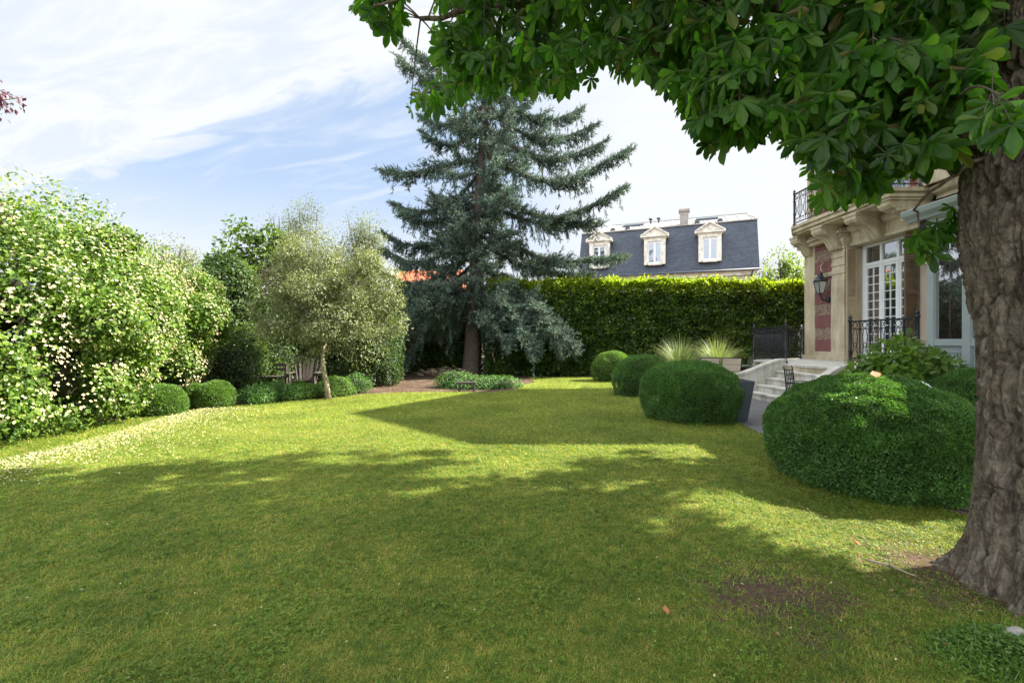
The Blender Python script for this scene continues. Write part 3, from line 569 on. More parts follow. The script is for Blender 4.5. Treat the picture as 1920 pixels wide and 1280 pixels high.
# ---------------- wrought iron railings
def railing(name, label, p0, p1, z, h, posts=(1, 1), unit_w=.25, group=None, parent=None):
    p0 = Vector((*p0, z)); p1 = Vector((*p1, z)); L = (p1 - p0).length; d = (p1 - p0) / L
    t = parent or thing(name, label, 'railing', p0, 0, group)
    up = Vector((0, 0, 1)); m = MB()
    for zz, w1, w2 in ((h - .02, .05, .03), (h - .17, .018, .018), (.08, .03, .02), (.22, .016, .016)): MB().bar(p0 + up * zz, p1 + up * zz, w1, w2).build('rail', 'iron', t)
    n = max(1, round(L / unit_w)); u_ = L / n; m = MB()
    for k in range(n + 1): m.bar(p0 + d * u_ * k + up * .08, p0 + d * u_ * k + up * (h - .03), .016)
    for k in range(n):
        c = p0 + d * u_ * (k + .5)
        for cz in (h - .095, .15): m.ring(c + up * cz, .058, .008, d, 10)
        for s_ in (-1, 1):
            m.ring(c + d * s_ * .095 + up * (h - .095), .03, .006, d, 8)
            m.tube([c + d * s_ * u_ * .42 + up * .23, c + d * s_ * .02 + up * (h * .40), c + d * s_ * u_ * .30 + up * (h * .58), c + d * s_ * .03 + up * (h - .18)], .008, 4)
            m.tube([c - d * s_ * u_ * .40 + up * (h - .18), c - d * s_ * .03 + up * (h * .55), c - d * s_ * u_ * .36 + up * .24], .006, 4)
        m.ring(c + up * h * .5, .04, .007, d, 8)
    m.build('ironwork', 'iron', t)
    for on, q in zip(posts, (p0, p1)):
        if on:
            m = MB(); m.lathe(q, [(.05, 0), (.05, .05), (.03, .07), (.03, h * .35), (.038, h * .37), (.03, h * .39), (.028, h - .03), (.042, h), (.042, h + .02), (.02, h + .035), (.036, h + .06), (.036, h + .08), (.012, h + .105), (.004, h + .14)], 10)
            m.build('post', 'iron', t)
    return t
railing('iron_railing', 'black iron railing on the landing edge beyond the steps', (6.9, 11.47), (7.24, 13.62), .85, .95, group='railings of the entrance landing')
railing('iron_railing', 'black iron railing on the far side of the landing, ending at the villa corner', (7.24, 13.62), (9.28, 14.6), .85, .95, (0, 1), group='railings of the entrance landing')
railing('iron_railing', 'black iron railing before the tall window, above the hydrangea', (6.9, 9.28), (6.9, 7.74), .85, .97, group='railings of the entrance landing')
B_ = thing('balcony_railing', 'ornate dark iron balcony railing above the tall window', 'railing', (8.72, 10.5, 4.95))
for a, b, ps in (((8.72, 10.5), (8.72, 14.05), (1, 1)), ((8.72, 14.05), (9.22, 14.85), (0, 1)), ((8.72, 10.5), (9.44, 10.5), (0, 1))):
    railing('x', '', a, b, 4.95, 1.0, ps, .27, parent=B_)
# ---------------- conservatory
K = thing('conservatory', 'blue-grey glazed conservatory beside the chestnut trunk', 'conservatory', (6.9, 6, 0))
fr = MB(); ys = [7.49, 6.90, 6.30, 5.70, 5.10, 4.46]
for i, y in enumerate(ys): fr.box(6.88, 6.99, y - .06, y + .06, 0, 3.42)
for i in range(5):
    a, b = ys[i] - .06, ys[i + 1] + .06
    fr.box(6.89, 6.97, a, b, 1.33, 1.44); fr.box(6.89, 6.97, a, b, 2.98, 3.06); fr.box(6.89, 6.97, a, b, 3.34, 3.42); fr.box(6.89, 6.97, a, b, 0, .15)
    fr.box(6.93, 6.96, a, b, .15, 1.33); fr.box(6.915, 6.93, b + .07, a - .07, .25, .27); fr.box(6.915, 6.93, b + .07, a - .07, 1.22, 1.24); fr.box(6.915, 6.93, b + .07, b + .09, .27, 1.22); fr.box(6.915, 6.93, a - .09, a - .07, .27, 1.22)
fr.box(6.99, 9.79, 7.46, 7.54, .0, 1.4); fr.box(6.99, 9.79, 4.42, 4.5, 0, 1.4)
for x in (7.9, 8.85, 9.74): fr.box(x - .04, x + .04, 7.46, 7.54, 1.4, 3.42); fr.box(x - .04, x + .04, 4.42, 4.5, 1.4, 3.42)
fr.build('frame', 'greypaint', K, .004)
g = MB()
for i in range(5):
    ym = (ys[i] + ys[i + 1]) / 2; g.box(6.925, 6.932, ys[i + 1] + .06, ym - .004, 1.44, 2.98); g.box(6.928, 6.935, ym + .004, ys[i] - .06, 1.44, 2.98); g.box(6.925, 6.932, ys[i + 1] + .06, ys[i] - .06, 3.06, 3.34)
g.box(6.99, 9.7, 7.49, 7.495, 1.4, 3.42); g.box(6.99, 9.7, 4.455, 4.46, 1.4, 3.42)
g.build('pane', 'glass_cons', K)
for i in range(5):
    sc = MB()
    for s_ in (-1, 1):
        yc = (ys[i] + ys[i + 1]) / 2 + s_ * .12
        sc.tube([(6.91, yc + s_ * (.10 * (1 - t / 16)) * math.cos(t * .6), 3.2 + (.10 * (1 - t / 16)) * math.sin(t * .6)) for t in range(15)], .007, 4)
    sc.build('scrollwork', 'whitepaint', K)
m = MB(); m.prism_y([(6.70, 3.52), (6.68, 3.60), (6.72, 3.62), (6.86, 3.62), (6.88, 3.50), (6.88, 3.42), (6.80, 3.42), (6.78, 3.47)], 4.2, 7.84); m.build('gutter', 'greypaint', K, .004)
m = MB(); m.add([(6.8, 4.2, 3.6), (6.8, 7.8, 3.6), (9.79, 7.8, 4.3), (9.79, 4.2, 4.3), (6.8, 4.2, 3.56), (6.8, 7.8, 3.56), (9.79, 7.8, 4.26), (9.79, 4.2, 4.26)], [(0, 3, 2, 1), (4, 5, 6, 7), (0, 1, 5, 4), (1, 2, 6, 5), (2, 3, 7, 6), (3, 0, 4, 7)]); m.build('roof', 'zinc', K)
m = MB(); m.prism_y([(6.88, 3.42), (7.15, 3.42), (7.12, 3.34), (7.0, 3.22), (6.95, 3.05), (6.88, 3.0)], 7.55, 7.68); m.build('corbel', 'iron', K)
# ---------------- wall lantern
Ln = thing('wall_lantern', 'black four-sided lantern on a curled bracket by the corner of the villa', 'lantern', (9.33, 13.42, 2.6))
m = MB(); m.tube(bezier((9.32, 13.42, 2.62), (9.1, 13.40, 2.55), (9.08, 13.40, 2.78), 8), .018, 6); m.ring((9.2, 13.41, 2.69), .06, .01, (1, 0, 0)); m.lathe((9.33, 13.42, 2.56), [(.05, 0), (.06, .06), (.05, .14)], 10); m.lathe((9.08, 13.4, 2.76), [(.02, 0), (.07, .03), (.05, .06)], 8); m.build('bracket', 'iron', Ln)
m = MB(); c = (9.08, 13.4)
for sx in (-1, 1):
    for sy in (-1, 1): m.bar((c[0] + sx * .06, c[1] + sy * .06, 2.82), (c[0] + sx * .12, c[1] + sy * .12, 3.16), .014)
for k in range(4):
    q = [(-1, -1), (1, -1), (1, 1), (-1, 1), (-1, -1)]
    m.bar((c[0] + q[k][0] * .125, c[1] + q[k][1] * .125, 3.17), (c[0] + q[k + 1][0] * .125, c[1] + q[k + 1][1] * .125, 3.17), .022)
m.lathe((c[0], c[1], 3.17), [(.19, 0), (.18, .02), (.10, .12), (.06, .15), (.075, .17), (.075, .20), (.03, .24), (.02, .28), (.005, .32)], 8); m.build('lantern_cap', 'iron', Ln)
m = MB(); m.add([(c[0] + sx * a, c[1] + sy * a, z) for a, z in ((.055, 2.83), (.112, 3.15)) for sx, sy in ((-1, -1), (1, -1), (1, 1), (-1, 1))], [(0, 1, 5, 4), (1, 2, 6, 5), (2, 3, 7, 6), (3, 0, 4, 7), (3, 2, 1, 0), (4, 5, 6, 7)]); m.build('pane', m_glass('lantern_glass', .3, (.35, .38, .38)), Ln)

# ================================================================== neighbour's mansard house
ang = math.atan2(30 - 34.4, 16.3 - 5.0)
H = thing('neighbour_house', 'cream house with blue slate mansard roof and three pedimented dormers behind the hedge', 'house', (5.0, 34.4, 0), ang)
b_ = lambda m, n, mat, par=H, bev=0: m.build(n, mat, par, bev, world=False)
b_(MB().box(.15, 11.9, .25, 9, 0, 5.85), 'wall', 'housecream')
b_(MB().box(.05, 12.0, .12, 9.1, 5.85, 6.1).box(0, 12.1, -.02, 9.2, 6.1, 6.2), 'cornice', 'dormer')
zt = 9.64; m = MB(); m.add([(-.02, -.05, 6.21), (12.15, -.05, 6.21), (12.15, 9.2, 6.21), (-.02, 9.2, 6.21), (.12, .75, zt), (12.1, .75, zt), (12.1, 8.4, zt), (.12, 8.4, zt)], [(0, 1, 5, 4), (1, 2, 6, 5), (2, 3, 7, 6), (3, 0, 4, 7), (3, 2, 1, 0), (4, 5, 6, 7)])
b_(m, 'mansard_roof', 'slate'); m = MB()
m.add([(.1, .7, zt), (12.13, .7, zt), (12.13, 8.4, zt), (.1, 8.4, zt), (1.9, 4.4, 11.0), (11.9, 4.4, 11.0)], [(0, 1, 5, 4), (2, 3, 4, 5), (1, 2, 5), (3, 0, 4), (3, 2, 1, 0)])
b_(m, 'zinc_roof', 'zinc')
m = MB()
for k in range(16):
    x = .6 + k * .75; t = min(1, max(.05, (x - .1) / 1.8)); m.bar((x, .7, zt + .01), (x if x > 2 else x, .7 + 3.7 * t, zt + .01 + 1.36 * t), .035, .05)
m.bar((1.9, 4.4, 11.02), (11.9, 4.4, 11.02), .12, .06); m.bar((12.13, .7, zt + .02), (11.9, 4.4, 11.02), .1, .05); m.bar((.1, .68, zt), (12.13, .68, zt), .06, .06)
b_(m, 'roof_seam', MAT['stone_grey'])
m = MB(); m.tube([(-.05, -.12, 6.18), (12.2, -.12, 6.18)], .07, 6); m.tube([(11.75, -.12, 6.14), (11.7, .15, 5.8), (11.7, .15, .1)], .05, 6); b_(m, 'gutter', 'planter')
for s in (1.61, 5.54, 9.14):
    D_ = MB(); f0 = -.18
    zb, ze, za = 6.95, 8.80, 9.35
    D_.box(s - .72, s - .46, f0, 1, zb - .1, ze); D_.box(s + .46, s + .72, f0, 1, zb - .1, ze); D_.box(s - .46, s + .46, f0, 1, 8.5, ze); D_.box(s - .46, s + .46, f0 - .02, .6, zb - .14, zb)
    D_.box(s - .78, s - .42, f0 - .03, .5, ze - .1, ze); D_.box(s + .42, s + .78, f0 - .03, .5, ze - .1, ze)
    D_.prism_y([(s - .92, ze), (s + .92, ze), (s + .92, ze + .1), (s, za + .1), (s - .92, ze + .1)], f0 - .02, 1.3)
    for a, c in (((s - .95, ze + .12), (s, za + .16)), ((s + .95, ze + .12), (s, za + .16))): D_.bar((a[0], f0 - .08, a[1]), (c[0], f0 - .08, c[1]), .14, .09)
    D_.bar((s - .97, f0 - .08, ze + .04), (s + .97, f0 - .08, ze + .04), .14, .09)
    d_ = b_(D_, 'dormer', 'dormer')
    F_ = MB(); F_.box(s - .46, s - .38, f0 + .08, f0 + .16, zb, 8.5); F_.box(s + .38, s + .46, f0 + .08, f0 + .16, zb, 8.5); F_.box(s - .07, s + .07, f0 + .06, f0 + .16, zb, 8.5); F_.box(s - .38, s + .38, f0 + .08, f0 + .15, zb, zb + .1); F_.box(s - .38, s + .38, f0 + .08, f0 + .15, 8.33, 8.5)
    b_(F_, 'window_frame', 'whitepaint', d_); P_ = MB(); P_.box(s - .38, s + .38, f0 + .12, f0 + .13, zb + .1, 8.33)
    b_(P_, 'pane', 'glass_far', d_)
m = MB(); m.box(7.2, 7.78, 1.0, 1.6, 9.6, 10.72); m.box(7.12, 7.86, .92, 1.68, 10.72, 10.88); b_(m, 'chimney', 'stone_grey')
m = MB(); m.box(.35, .8, 1.2, 1.7, 9.6, 10.25); b_(m, 'chimney', 'stone_grey')
for x in (8.35, 9.85, 2.4, 3.5):
    zz = zt + .22; m = MB(); m.prism_y([(x + .2 * math.cos(a), zz - .05 + .24 * math.sin(a)) for a in np.linspace(0, math.pi, 9)], 1.2, 1.9); b_(m, 'roof_vent', 'planter')
for x in (5.0, 5.6): b_(MB().lathe((x, 3.6, 10.5), [(.05, 0), (.05, .45), (.14, .47), (.16, .6)], 8), 'vent_pipe', 'planter')
for x in (3.0, 8.3): m = MB(); m.prism_x([(2.6, 10.36), (3.6, 10.73), (3.6, 10.85), (2.6, 10.48)], x, x + 1.5); b_(m, 'skylight', 'planter')
# red roofed house glimpsed behind the spruce
Hr = thing('red_roofed_house', 'white house with orange tiled roof glimpsed behind the spruce', 'house', (-6.5, 33, 0))
MB().box(-9.4, -3.6, 30.5, 36, 0, 4.6).build('wall', 'white_wall', Hr)
m = MB(); m.prism_x([(30.2, 4.55), (33.2, 6.6), (36.3, 4.55)], -8.1, -3.4); m.build('roof', 'orange_tile', Hr)
m = MB(); m.box(-9.4, -8.15, 30.4, 34, 4.6, 6.2); m.build('side_tower', 'white_wall', Hr)
# low grey-roofed building right of the mansard
Hg = thing('far_building', 'grey slate-roofed building glimpsed between the mansard house and a young tree', 'building', (21, 42, 0))
MB().box(19.5, 30, 40, 48, 0, 6.6).build('wall', 'housecream', Hg)
m = MB(); m.prism_x([(39.7, 6.6), (43, 9.2), (48.2, 6.6)], 19.2, 30.3); m.build('roof', 'slate', Hg)
# ================================================================== vegetation
def foliage(name, blobs, n, size, mat, parent, core=.62, tmpl=LEAF, mat2=None, extra=None, **kw):
    (V, F), P, O = blob_leaves(blobs, n, size, tmpl, **kw); Vs, Fs, mi = [V], [F], [0]; mats = [MAT[mat], MAT['core']]
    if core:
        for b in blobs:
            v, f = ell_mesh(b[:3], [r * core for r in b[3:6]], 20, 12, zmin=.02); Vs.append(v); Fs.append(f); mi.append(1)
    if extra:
        mats += [MAT[e[2]] for e in extra]
        for k, (v, f, _) in enumerate(extra): Vs.append(v); Fs.append(f); mi.append(2 + k)
    # equal face sizes are required per chunk, quads and triangles are kept as separate chunks
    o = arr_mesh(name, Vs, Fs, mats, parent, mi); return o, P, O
def shrub(name, label, cat, blobs, n, size, mat, group=None, stems=5, lumps=0, **kw):
    if lumps: blobs = lumpy(blobs, lumps, .2, .5, .15)
    b0 = blobs[0]; t = thing(name, label, cat, (b0[0], b0[1], 0), 0, group)
    foliage('foliage', blobs, n, size, mat, t, **kw)
    m = MB()
    for k in range(stems):
        b = blobs[k % len(blobs)]; a = random.uniform(0, 6.28); r = random.uniform(.1, .5)
        m.tube(bezier((b[0] + .1 * math.cos(a), b[1] + .1 * math.sin(a), 0), (b[0] + r * b[3] * .5 * math.cos(a), b[1] + r * b[4] * .5 * math.sin(a), b[2] * .5), (b[0] + r * b[3] * math.cos(a), b[1] + r * b[4] * math.sin(a), b[2] + b[5] * .5), 6), [.035 - .004 * i for i in range(7)], 5); m.build('stem', 'twig', t); m = MB()
    return t
def tree(name, label, base, blobs, n, size, mat, trunk_r=.12, bark='twig', fork=1.2, group=None, lean=(0, 0), limbs=26, core=0, path=None, cat='tree', lumps=0, **kw):
    b_in = blobs; blobs = lumpy(blobs, lumps, .2, .5, .15) if lumps else blobs
    t = thing(name, label, cat, (*base, 0), 0, group); o, P, O = foliage('crown', blobs, n, size, mat, t, core=core, **kw)
    fk = Vector((base[0] + lean[0], base[1] + lean[1], fork)); m = MB()
    pts = path or [Vector((base[0], base[1], 0)), Vector((base[0] + lean[0] * .3, base[1] + lean[1] * .3, fork * .35)), Vector((base[0] + lean[0] * .7, base[1] + lean[1] * .7, fork * .7)), fk]
    k = len(pts); m.tube([pts[0] - Vector((0, 0, .02))] + list(pts[1:]), [trunk_r * (1.35 if i == 0 else 1 - .3 * i / k) for i in range(k)], 10)
    cz = max(b[2] + b[5] * .5 for b in blobs)
    for i in range(limbs):
        b = blobs[i % len(blobs)]; q = Vector(b[:3]) + Vector([random.uniform(-.65, .65) * b[3], random.uniform(-.65, .65) * b[4], random.uniform(-.35, .75) * b[5]])
        mid = fk.lerp(q, .45) + Vector((random.uniform(-.15, .15), random.uniform(-.15, .15), .25)); bz = bezier(fk, mid, q, 7); r0 = trunk_r * random.uniform(.25, .6)
        m.tube(bz, [r0 * (1 - .11 * j) for j in range(8)], 6)
        for j in range(3):
            s_ = bz[3 + j]; e = s_ + Vector((random.uniform(-.5, .5) * b[3], random.uniform(-.5, .5) * b[4], random.uniform(0, .5) * b[5])) * .7
            m.tube(bezier(s_, s_.lerp(e, .5) + Vector((0, 0, .06)), e, 4), [r0 * .35 * (1 - .18 * i_) for i_ in range(5)], 4)
    m.build('trunk', bark, t); return t

# ---------------- clipped boxwood balls
def box_ball(label, c, r, h, n, leaf, mat='box', grp='clipped boxwood balls along the terrace', amp=.10, flat=.44, name='boxwood_ball', nf=1.6, e=2.08):
    zc = h * flat; rz = h - zc; rzb = zc * 2.15
    d = rdir(int(n * 1.25)); d = d[d[:, 2] > -.72]; n = len(d)
    k0 = (np.abs(d) ** e).sum(1) ** (-1 / e)      # slightly squared, as clipped
    q = d * k0[:, None]; sc = np.stack([np.full(n, r[0]), np.full(n, r[1]), np.where(q[:, 2] > 0, rz, rzb)], 1); q = q * sc
    cc = np.array([c[0], c[1], zc]); bump_ = 1 + amp * (fbm((q + cc) * nf / r[0], 3) - .5) * 2 + .085 * (fbm((q + cc) * 6, 2) - .5) * 2
    depth = rng.random(n) ** 2.0 * .09; P = cc + q * (bump_ - depth)[:, None]; ok = P[:, 2] > .015; P = P[ok]; O = unit((q / sc ** 2)[ok]); n = len(P)
    t = thing(name, label, 'shrub', (c[0], c[1], 0), 0, grp)
    D = O * .75 + rdir(n) * .8 + np.array([0, 0, .25]); N = O * .5 + rdir(n) * .7 + np.array([0, 0, .3])
    A = scatter(P, D, N, leaf * rng.uniform(.65, 1.3, n), *LEAF)
    v, f = ell_mesh((0, 0, 0), (1, 1, 1), 40, 24, amp=0, zmin=-9); kk = (np.abs(v) ** e).sum(1) ** (-1 / e); v = v * kk[:, None] * np.stack([np.full(len(v), r[0]), np.full(len(v), r[1]), np.where(v[:, 2] > 0, rz, rzb)], 1)
    v = cc + v * (.82 + amp * (fbm((v + cc) * nf / r[0], 3) - .5) * 2)[:, None]; v[:, 2] = np.maximum(v[:, 2], .012)
    arr_mesh('foliage', [A[0], v], [A[1], f], [MAT[mat], MAT['core']], t, [0, 1])
    m = MB(); m.tube([(c[0], c[1], 0), (c[0] + .02, c[1], h * .4)], [.05, .03], 6); m.build('stem', 'twig', t); return t
box_ball('largest boxwood ball, nearest the camera, left of the chestnut trunk', (3.64, 4.66), (.93, 1.02), 1.05, 190000, .0235, amp=.06, e=1.85)
box_ball('second boxwood ball, beside the tall grey planter', (3.27, 8.35), (.86, .84), 1.06, 95000, .027, amp=.07, e=2.15)
box_ball('third boxwood ball, between the planter ball and the yellowish far ball', (3.42, 12.0), (.74, .72), 1.03, 40000, .028)
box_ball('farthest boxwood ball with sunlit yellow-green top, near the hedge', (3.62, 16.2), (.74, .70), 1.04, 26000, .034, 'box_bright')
box_ball('boxwood ball half hidden behind the chestnut trunk, below the hydrangea', (6.0, 5.78), (.72, .70), 1.03, 80000, .020)
m = MB()
tag(arr_mesh('fallen_leaf', np.array([(3.47, 4.34, 1.06), (3.44, 4.37, 1.09), (3.50, 4.42, 1.115), (3.56, 4.39, 1.095), (3.52, 4.35, 1.07)]), np.array([(0, 1, 2), (0, 2, 3), (0, 3, 4)]), MAT['orange_leaf']), 'dry orange leaf lying on top of the largest boxwood ball', 'leaf')

# ---------------- hydrangea below the window
shrub('hydrangea_shrub', 'broad-leaved bright green shrub in front of the landing railing', 'shrub',
      [(5.6, 6.6, .80, .48, .45, .60), (5.3, 6.75, .66, .38, .36, .48), (5.95, 6.6, .72, .36, .38, .48), (5.45, 6.4, .5, .45, .4, .5), (6.15, 6.5, .85, .28, .3, .33)], 6500, .10, 'hydrangea', tmpl=LEAFW, shell=(.55, 1.12), amp=.3, core=.45, droop=.2)
# ---------------- ornamental grasses
def grass_clump(label, c, h, n):
    a = rng.uniform(0, 2 * np.pi, n); lean = rng.uniform(.05, 1.0, n) ** .8; P = np.stack([c[0] + .12 * np.cos(a) * rng.random(n), c[1] + .12 * np.sin(a) * rng.random(n), np.full(n, .1)], 1)
    L = h * rng.uniform(.7, 1.15, n); W = np.full(n, .014); rows = 7; Vs = []
    for j in range(rows):
        t = j / (rows - 1); hr = lean * L * (.15 * t + .75 * t * t); z = L * (t - .38 * lean * t * t * t * 1.0)
        ctr = P + np.stack([np.cos(a) * hr, np.sin(a) * hr, z], 1); sd = np.stack([-np.sin(a), np.cos(a), a * 0], 1) * (W * (1 - t ** 2 * .95) * .5)[:, None]
        Vs += [ctr - sd, ctr + sd]
    V = np.stack(Vs, 1).reshape(-1, 3); base = (np.arange(n) * rows * 2)[:, None]
    F = np.concatenate([base + np.array([2 * j, 2 * j + 1, 2 * j + 3, 2 * j + 2]) for j in range(rows - 1)])
    tag(arr_mesh('ornamental_grass', V, F, MAT['straw']), label, 'grass plant', 'ornamental grasses behind the garden table')
grass_clump('arching pale ornamental grass, left one behind the garden chairs', (5.35, 14.5), 1.5, 700)
grass_clump('arching pale ornamental grass, right one beside the landing', (6.75, 14.9), 1.5, 700)
# ---------------- laurel hedges
def hedge(name, label, x0, x1, y0, y1, h, n, size, mat='laurel', z0=0.02, hfun=None, group=None):
    Ps, Os = [], []
    for face, frac in (('f', .58), ('t', .34), ('l', .04), ('r', .04)):
        k = int(n * frac); u = rng.random(k); v = rng.random(k)
        if face == 'f': P = np.stack([x0 + (x1 - x0) * u, np.full(k, y0), z0 + (h - z0) * v], 1); O = np.tile([0, -1., .1], (k, 1))
        elif face == 't': P = np.stack([x0 + (x1 - x0) * u, y0 + (y1 - y0) * v ** 1.5, np.full(k, h)], 1); O = np.tile([0, 0, 1.], (k, 1))
        else: P = np.stack([np.full(k, x0 if face == 'l' else x1), y0 + (y1 - y0) * u, z0 + (h - z0) * v], 1); O = np.tile([-1. if face == 'l' else 1., 0, 0], (k, 1))
        P += O * (.5 * (fbm(P * 1.1, 3) - .5) - rng.random(k) ** 1.5 * .22 + (.34 * (fbm(P * np.array([2.2, 2.2, 4.2]) + 9, 2) - .5)))[:, None]
        if face == 't': P[:, 2] += np.where(rng.random(k) < .2, rng.random(k) ** 2 * .22, 0) + .14 * (fbm(P * 2.2, 3) - .5)
        Ps.append(P); Os.append(O)
    P = np.concatenate(Ps); O = np.concatenate(Os); k = len(P)
    D = O * .5 + rdir(k) * .8 + np.array([0, 0, .3]); N = O * .5 + np.array([0, 0, .5]) + rdir(k) * .5
    A = scatter(P, D, N, size * rng.uniform(.6, 1.3, k), *LEAF)
    t = thing(name, label, 'hedge', ((x0 + x1) / 2, y0, 0), 0, group)
    v = MB().box(x0 + .3, x1 - .3, y0 + .32, y1 - .1, 0, h - .35)
    toplit = rng.random(k) < np.clip((P[:, 2] - (h - .75)) / .7, 0, .92) ** 1.3; fi = np.repeat(toplit, len(LEAF[1])); Fa = A[1]
    arr_mesh2('foliage', A[0], Fa, fi.astype(int), v, [MAT[mat], MAT['laurel_toplit'], MAT['core']], t)
    m = MB()
    for x in np.arange(x0 + .5, x1, 1.1): m.tube([(x, y0 + .5, 0), (x + .05, y0 + .45, 1.0), (x, y0 + .6, 2)], [.05, .04, .03], 5); m.build('stem', 'twig', t); m = MB()
hedge('laurel_hedge', 'tall clipped laurel hedge with sunlit top, right of the spruce', -1.0, 13.0, 18.3, 20.0, 3.78, 88000, .125)
hedge('laurel_hedge', 'dark laurel hedge behind the spruce and left-hand trees', -16, -1.1, 19.6, 21.2, 3.55, 42000, .13)

# ---------------- flowering shrubs on the left
def flowering(label, blobs, n, nf_):
    t = thing('flowering_shrub', label, 'shrub', (blobs[0][0], blobs[0][1], 0), 0, 'large cream-flowering shrubs on the left')
    blobs = lumpy(blobs, int(5 * len(blobs)), .28, .6, .2)
    o, P, O = foliage('foliage', blobs, n, .068, 'dogwood', t, core=.22, tmpl=LEAFW, amp=.22, nf=1.1, shell=(.55, 1.06), droop=.55, keep=.72, clump=1.9)
    (V, F), Pf, Of = blob_leaves(blobs, nf_, .05, LEAF, shell=(.93, 1.09), amp=.22, nf=1.1, keep=.85, clump=4.5)
    ok = (Pf[:, 2] > .3) & (fbm(Pf * 9 + 40, 2) > .46); Pf = Pf[ok]; Of = Of[ok]; k = len(Pf); N = unit(Of + np.array([0, 0, .7]) + rdir(k) * .4)
    a = unit(np.cross(N, rdir(k))); b = np.cross(N, a); S = rng.uniform(.016, .030, k); Vs, Fs = [], []; o_ = 0
    for j in range(4):
        th = j * math.pi / 2; D = a * math.cos(th) + b * math.sin(th) + N * .25
        v, f = scatter(Pf, D, N, S, [(0, 0, 0), (-.42, .45, .02), (0, 1, .06), (.42, .45, .02)], [(0, 2, 1), (0, 3, 2)]); Vs.append(v); Fs.append(f)
    arr_mesh('blossom', Vs, Fs, MAT['flower'], t)
    m = MB()
    for k in range(14):
        b0 = blobs[k % len(blobs)]; q = Vector(b0[:3]) + Vector((random.uniform(-.5, .6) * b0[3], random.uniform(-.6, .3) * b0[4], random.uniform(-.2, .7) * b0[5])); s_ = Vector((blobs[0][0] + random.uniform(-.4, .4), blobs[0][1] + random.uniform(-.4, .4), 0))
        m.tube(bezier(s_, s_.lerp(q, .4) + Vector((0, 0, .5)), q, 7), [.06 - .006 * i for i in range(8)], 6); m.build('stem', 'twig', t); m = MB()
flowering('huge flowering shrub full of cream blossoms at the left edge', [(-8.3, 7.3, 2.0, 2.15, 2.1, 2.05), (-7.55, 6.2, 1.2, 1.35, 1.2, 1.35), (-10, 7.8, 2.1, 1.8, 2.0, 2.1), (-7.3, 7.7, 1.35, 1.1, 1.1, 1.4), (-7.2, 8.4, 2.0, .9, .9, 1.1), (-8.6, 6.0, 1.9, 1.3, 1.0, 1.5), (-7.0, 7.1, .7, .75, .9, .8)], 230000, 60000)
flowering('cream flowering shrub right of the huge one, above the low box edging', [(-8.5, 10.3, 1.7, 1.6, 1.5, 1.8), (-7.65, 9.8, 1.9, .8, .9, 1.2), (-7.8, 10.0, .95, .8, .8, .85)], 90000, 26000)

# ---------------- low box edging on the left border
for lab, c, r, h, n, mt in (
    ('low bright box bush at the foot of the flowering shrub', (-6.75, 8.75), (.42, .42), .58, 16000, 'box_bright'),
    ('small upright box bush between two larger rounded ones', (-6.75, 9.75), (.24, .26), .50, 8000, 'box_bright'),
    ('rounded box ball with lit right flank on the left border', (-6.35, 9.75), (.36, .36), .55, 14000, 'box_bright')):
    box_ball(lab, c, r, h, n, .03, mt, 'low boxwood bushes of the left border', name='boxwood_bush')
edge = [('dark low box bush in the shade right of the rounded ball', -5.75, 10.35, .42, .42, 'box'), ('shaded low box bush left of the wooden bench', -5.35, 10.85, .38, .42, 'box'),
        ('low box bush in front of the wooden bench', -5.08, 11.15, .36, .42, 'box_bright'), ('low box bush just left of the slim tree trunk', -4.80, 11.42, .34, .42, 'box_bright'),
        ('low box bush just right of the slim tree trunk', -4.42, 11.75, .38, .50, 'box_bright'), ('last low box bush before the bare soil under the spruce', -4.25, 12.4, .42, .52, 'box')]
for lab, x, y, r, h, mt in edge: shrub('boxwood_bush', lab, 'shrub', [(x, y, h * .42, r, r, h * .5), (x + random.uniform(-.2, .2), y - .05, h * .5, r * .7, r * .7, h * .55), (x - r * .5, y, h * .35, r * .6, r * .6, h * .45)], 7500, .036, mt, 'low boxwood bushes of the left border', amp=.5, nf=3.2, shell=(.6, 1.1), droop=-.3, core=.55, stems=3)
shrub('laurel_shrub', 'dark shrub behind the low box bushes, left of the bench', 'shrub', [(-7.3, 11.9, .7, .8, .7, .85), (-6.9, 12.9, .8, .6, .5, .9)], 9000, .07, 'dark')
shrub('laurel_shrub', 'tall dark shrub between flowering shrub and slim tree', 'shrub', [(-8.3, 13.2, 1.6, 1.2, 1.0, 1.9), (-7.3, 13.6, 1.3, .9, .8, 1.5), (-8.0, 13.0, 2.9, .75, .7, .8)], 26000, .09, 'dark', tmpl=LEAFW, lumps=12, amp=.4, core=.5)
shrub('laurel_shrub', 'bright green shrub lit in front of the tall dark one', 'shrub', [(-7.25, 12.5, 1.25, .55, .5, .75), (-7.0, 12.6, .6, .6, .5, .6)], 6500, .075, 'mid')
shrub('laurel_shrub', 'green shrub with long leaves above the dark wall of foliage', 'shrub', [(-8.9, 14.2, 3.2, 1.0, .8, .8), (-9.3, 14.2, 2.0, 1.1, .9, 1.4)], 9000, .11, 'mid')
shrub('purple_shrub', 'purple-leaved shrub beside the slim grey-green tree', 'shrub', [(-7.95, 14.6, 2.7, .5, .5, 1.0), (-7.6, 14.4, 1.7, .4, .4, .6), (-7.5, 15.5, 3.6, .8, .6, .9)], 7000, .06, 'purple', core=.4)
shrub('dark_shrub', 'dense dark shrub in deep shade behind the slim tree', 'shrub', [(-4.4, 14.3, 1.3, 1.0, .8, 1.5), (-5.6, 14.6, 1.5, 1.0, .8, 1.6)], 26000, .07, 'dark', lumps=12, amp=.4, core=.5)
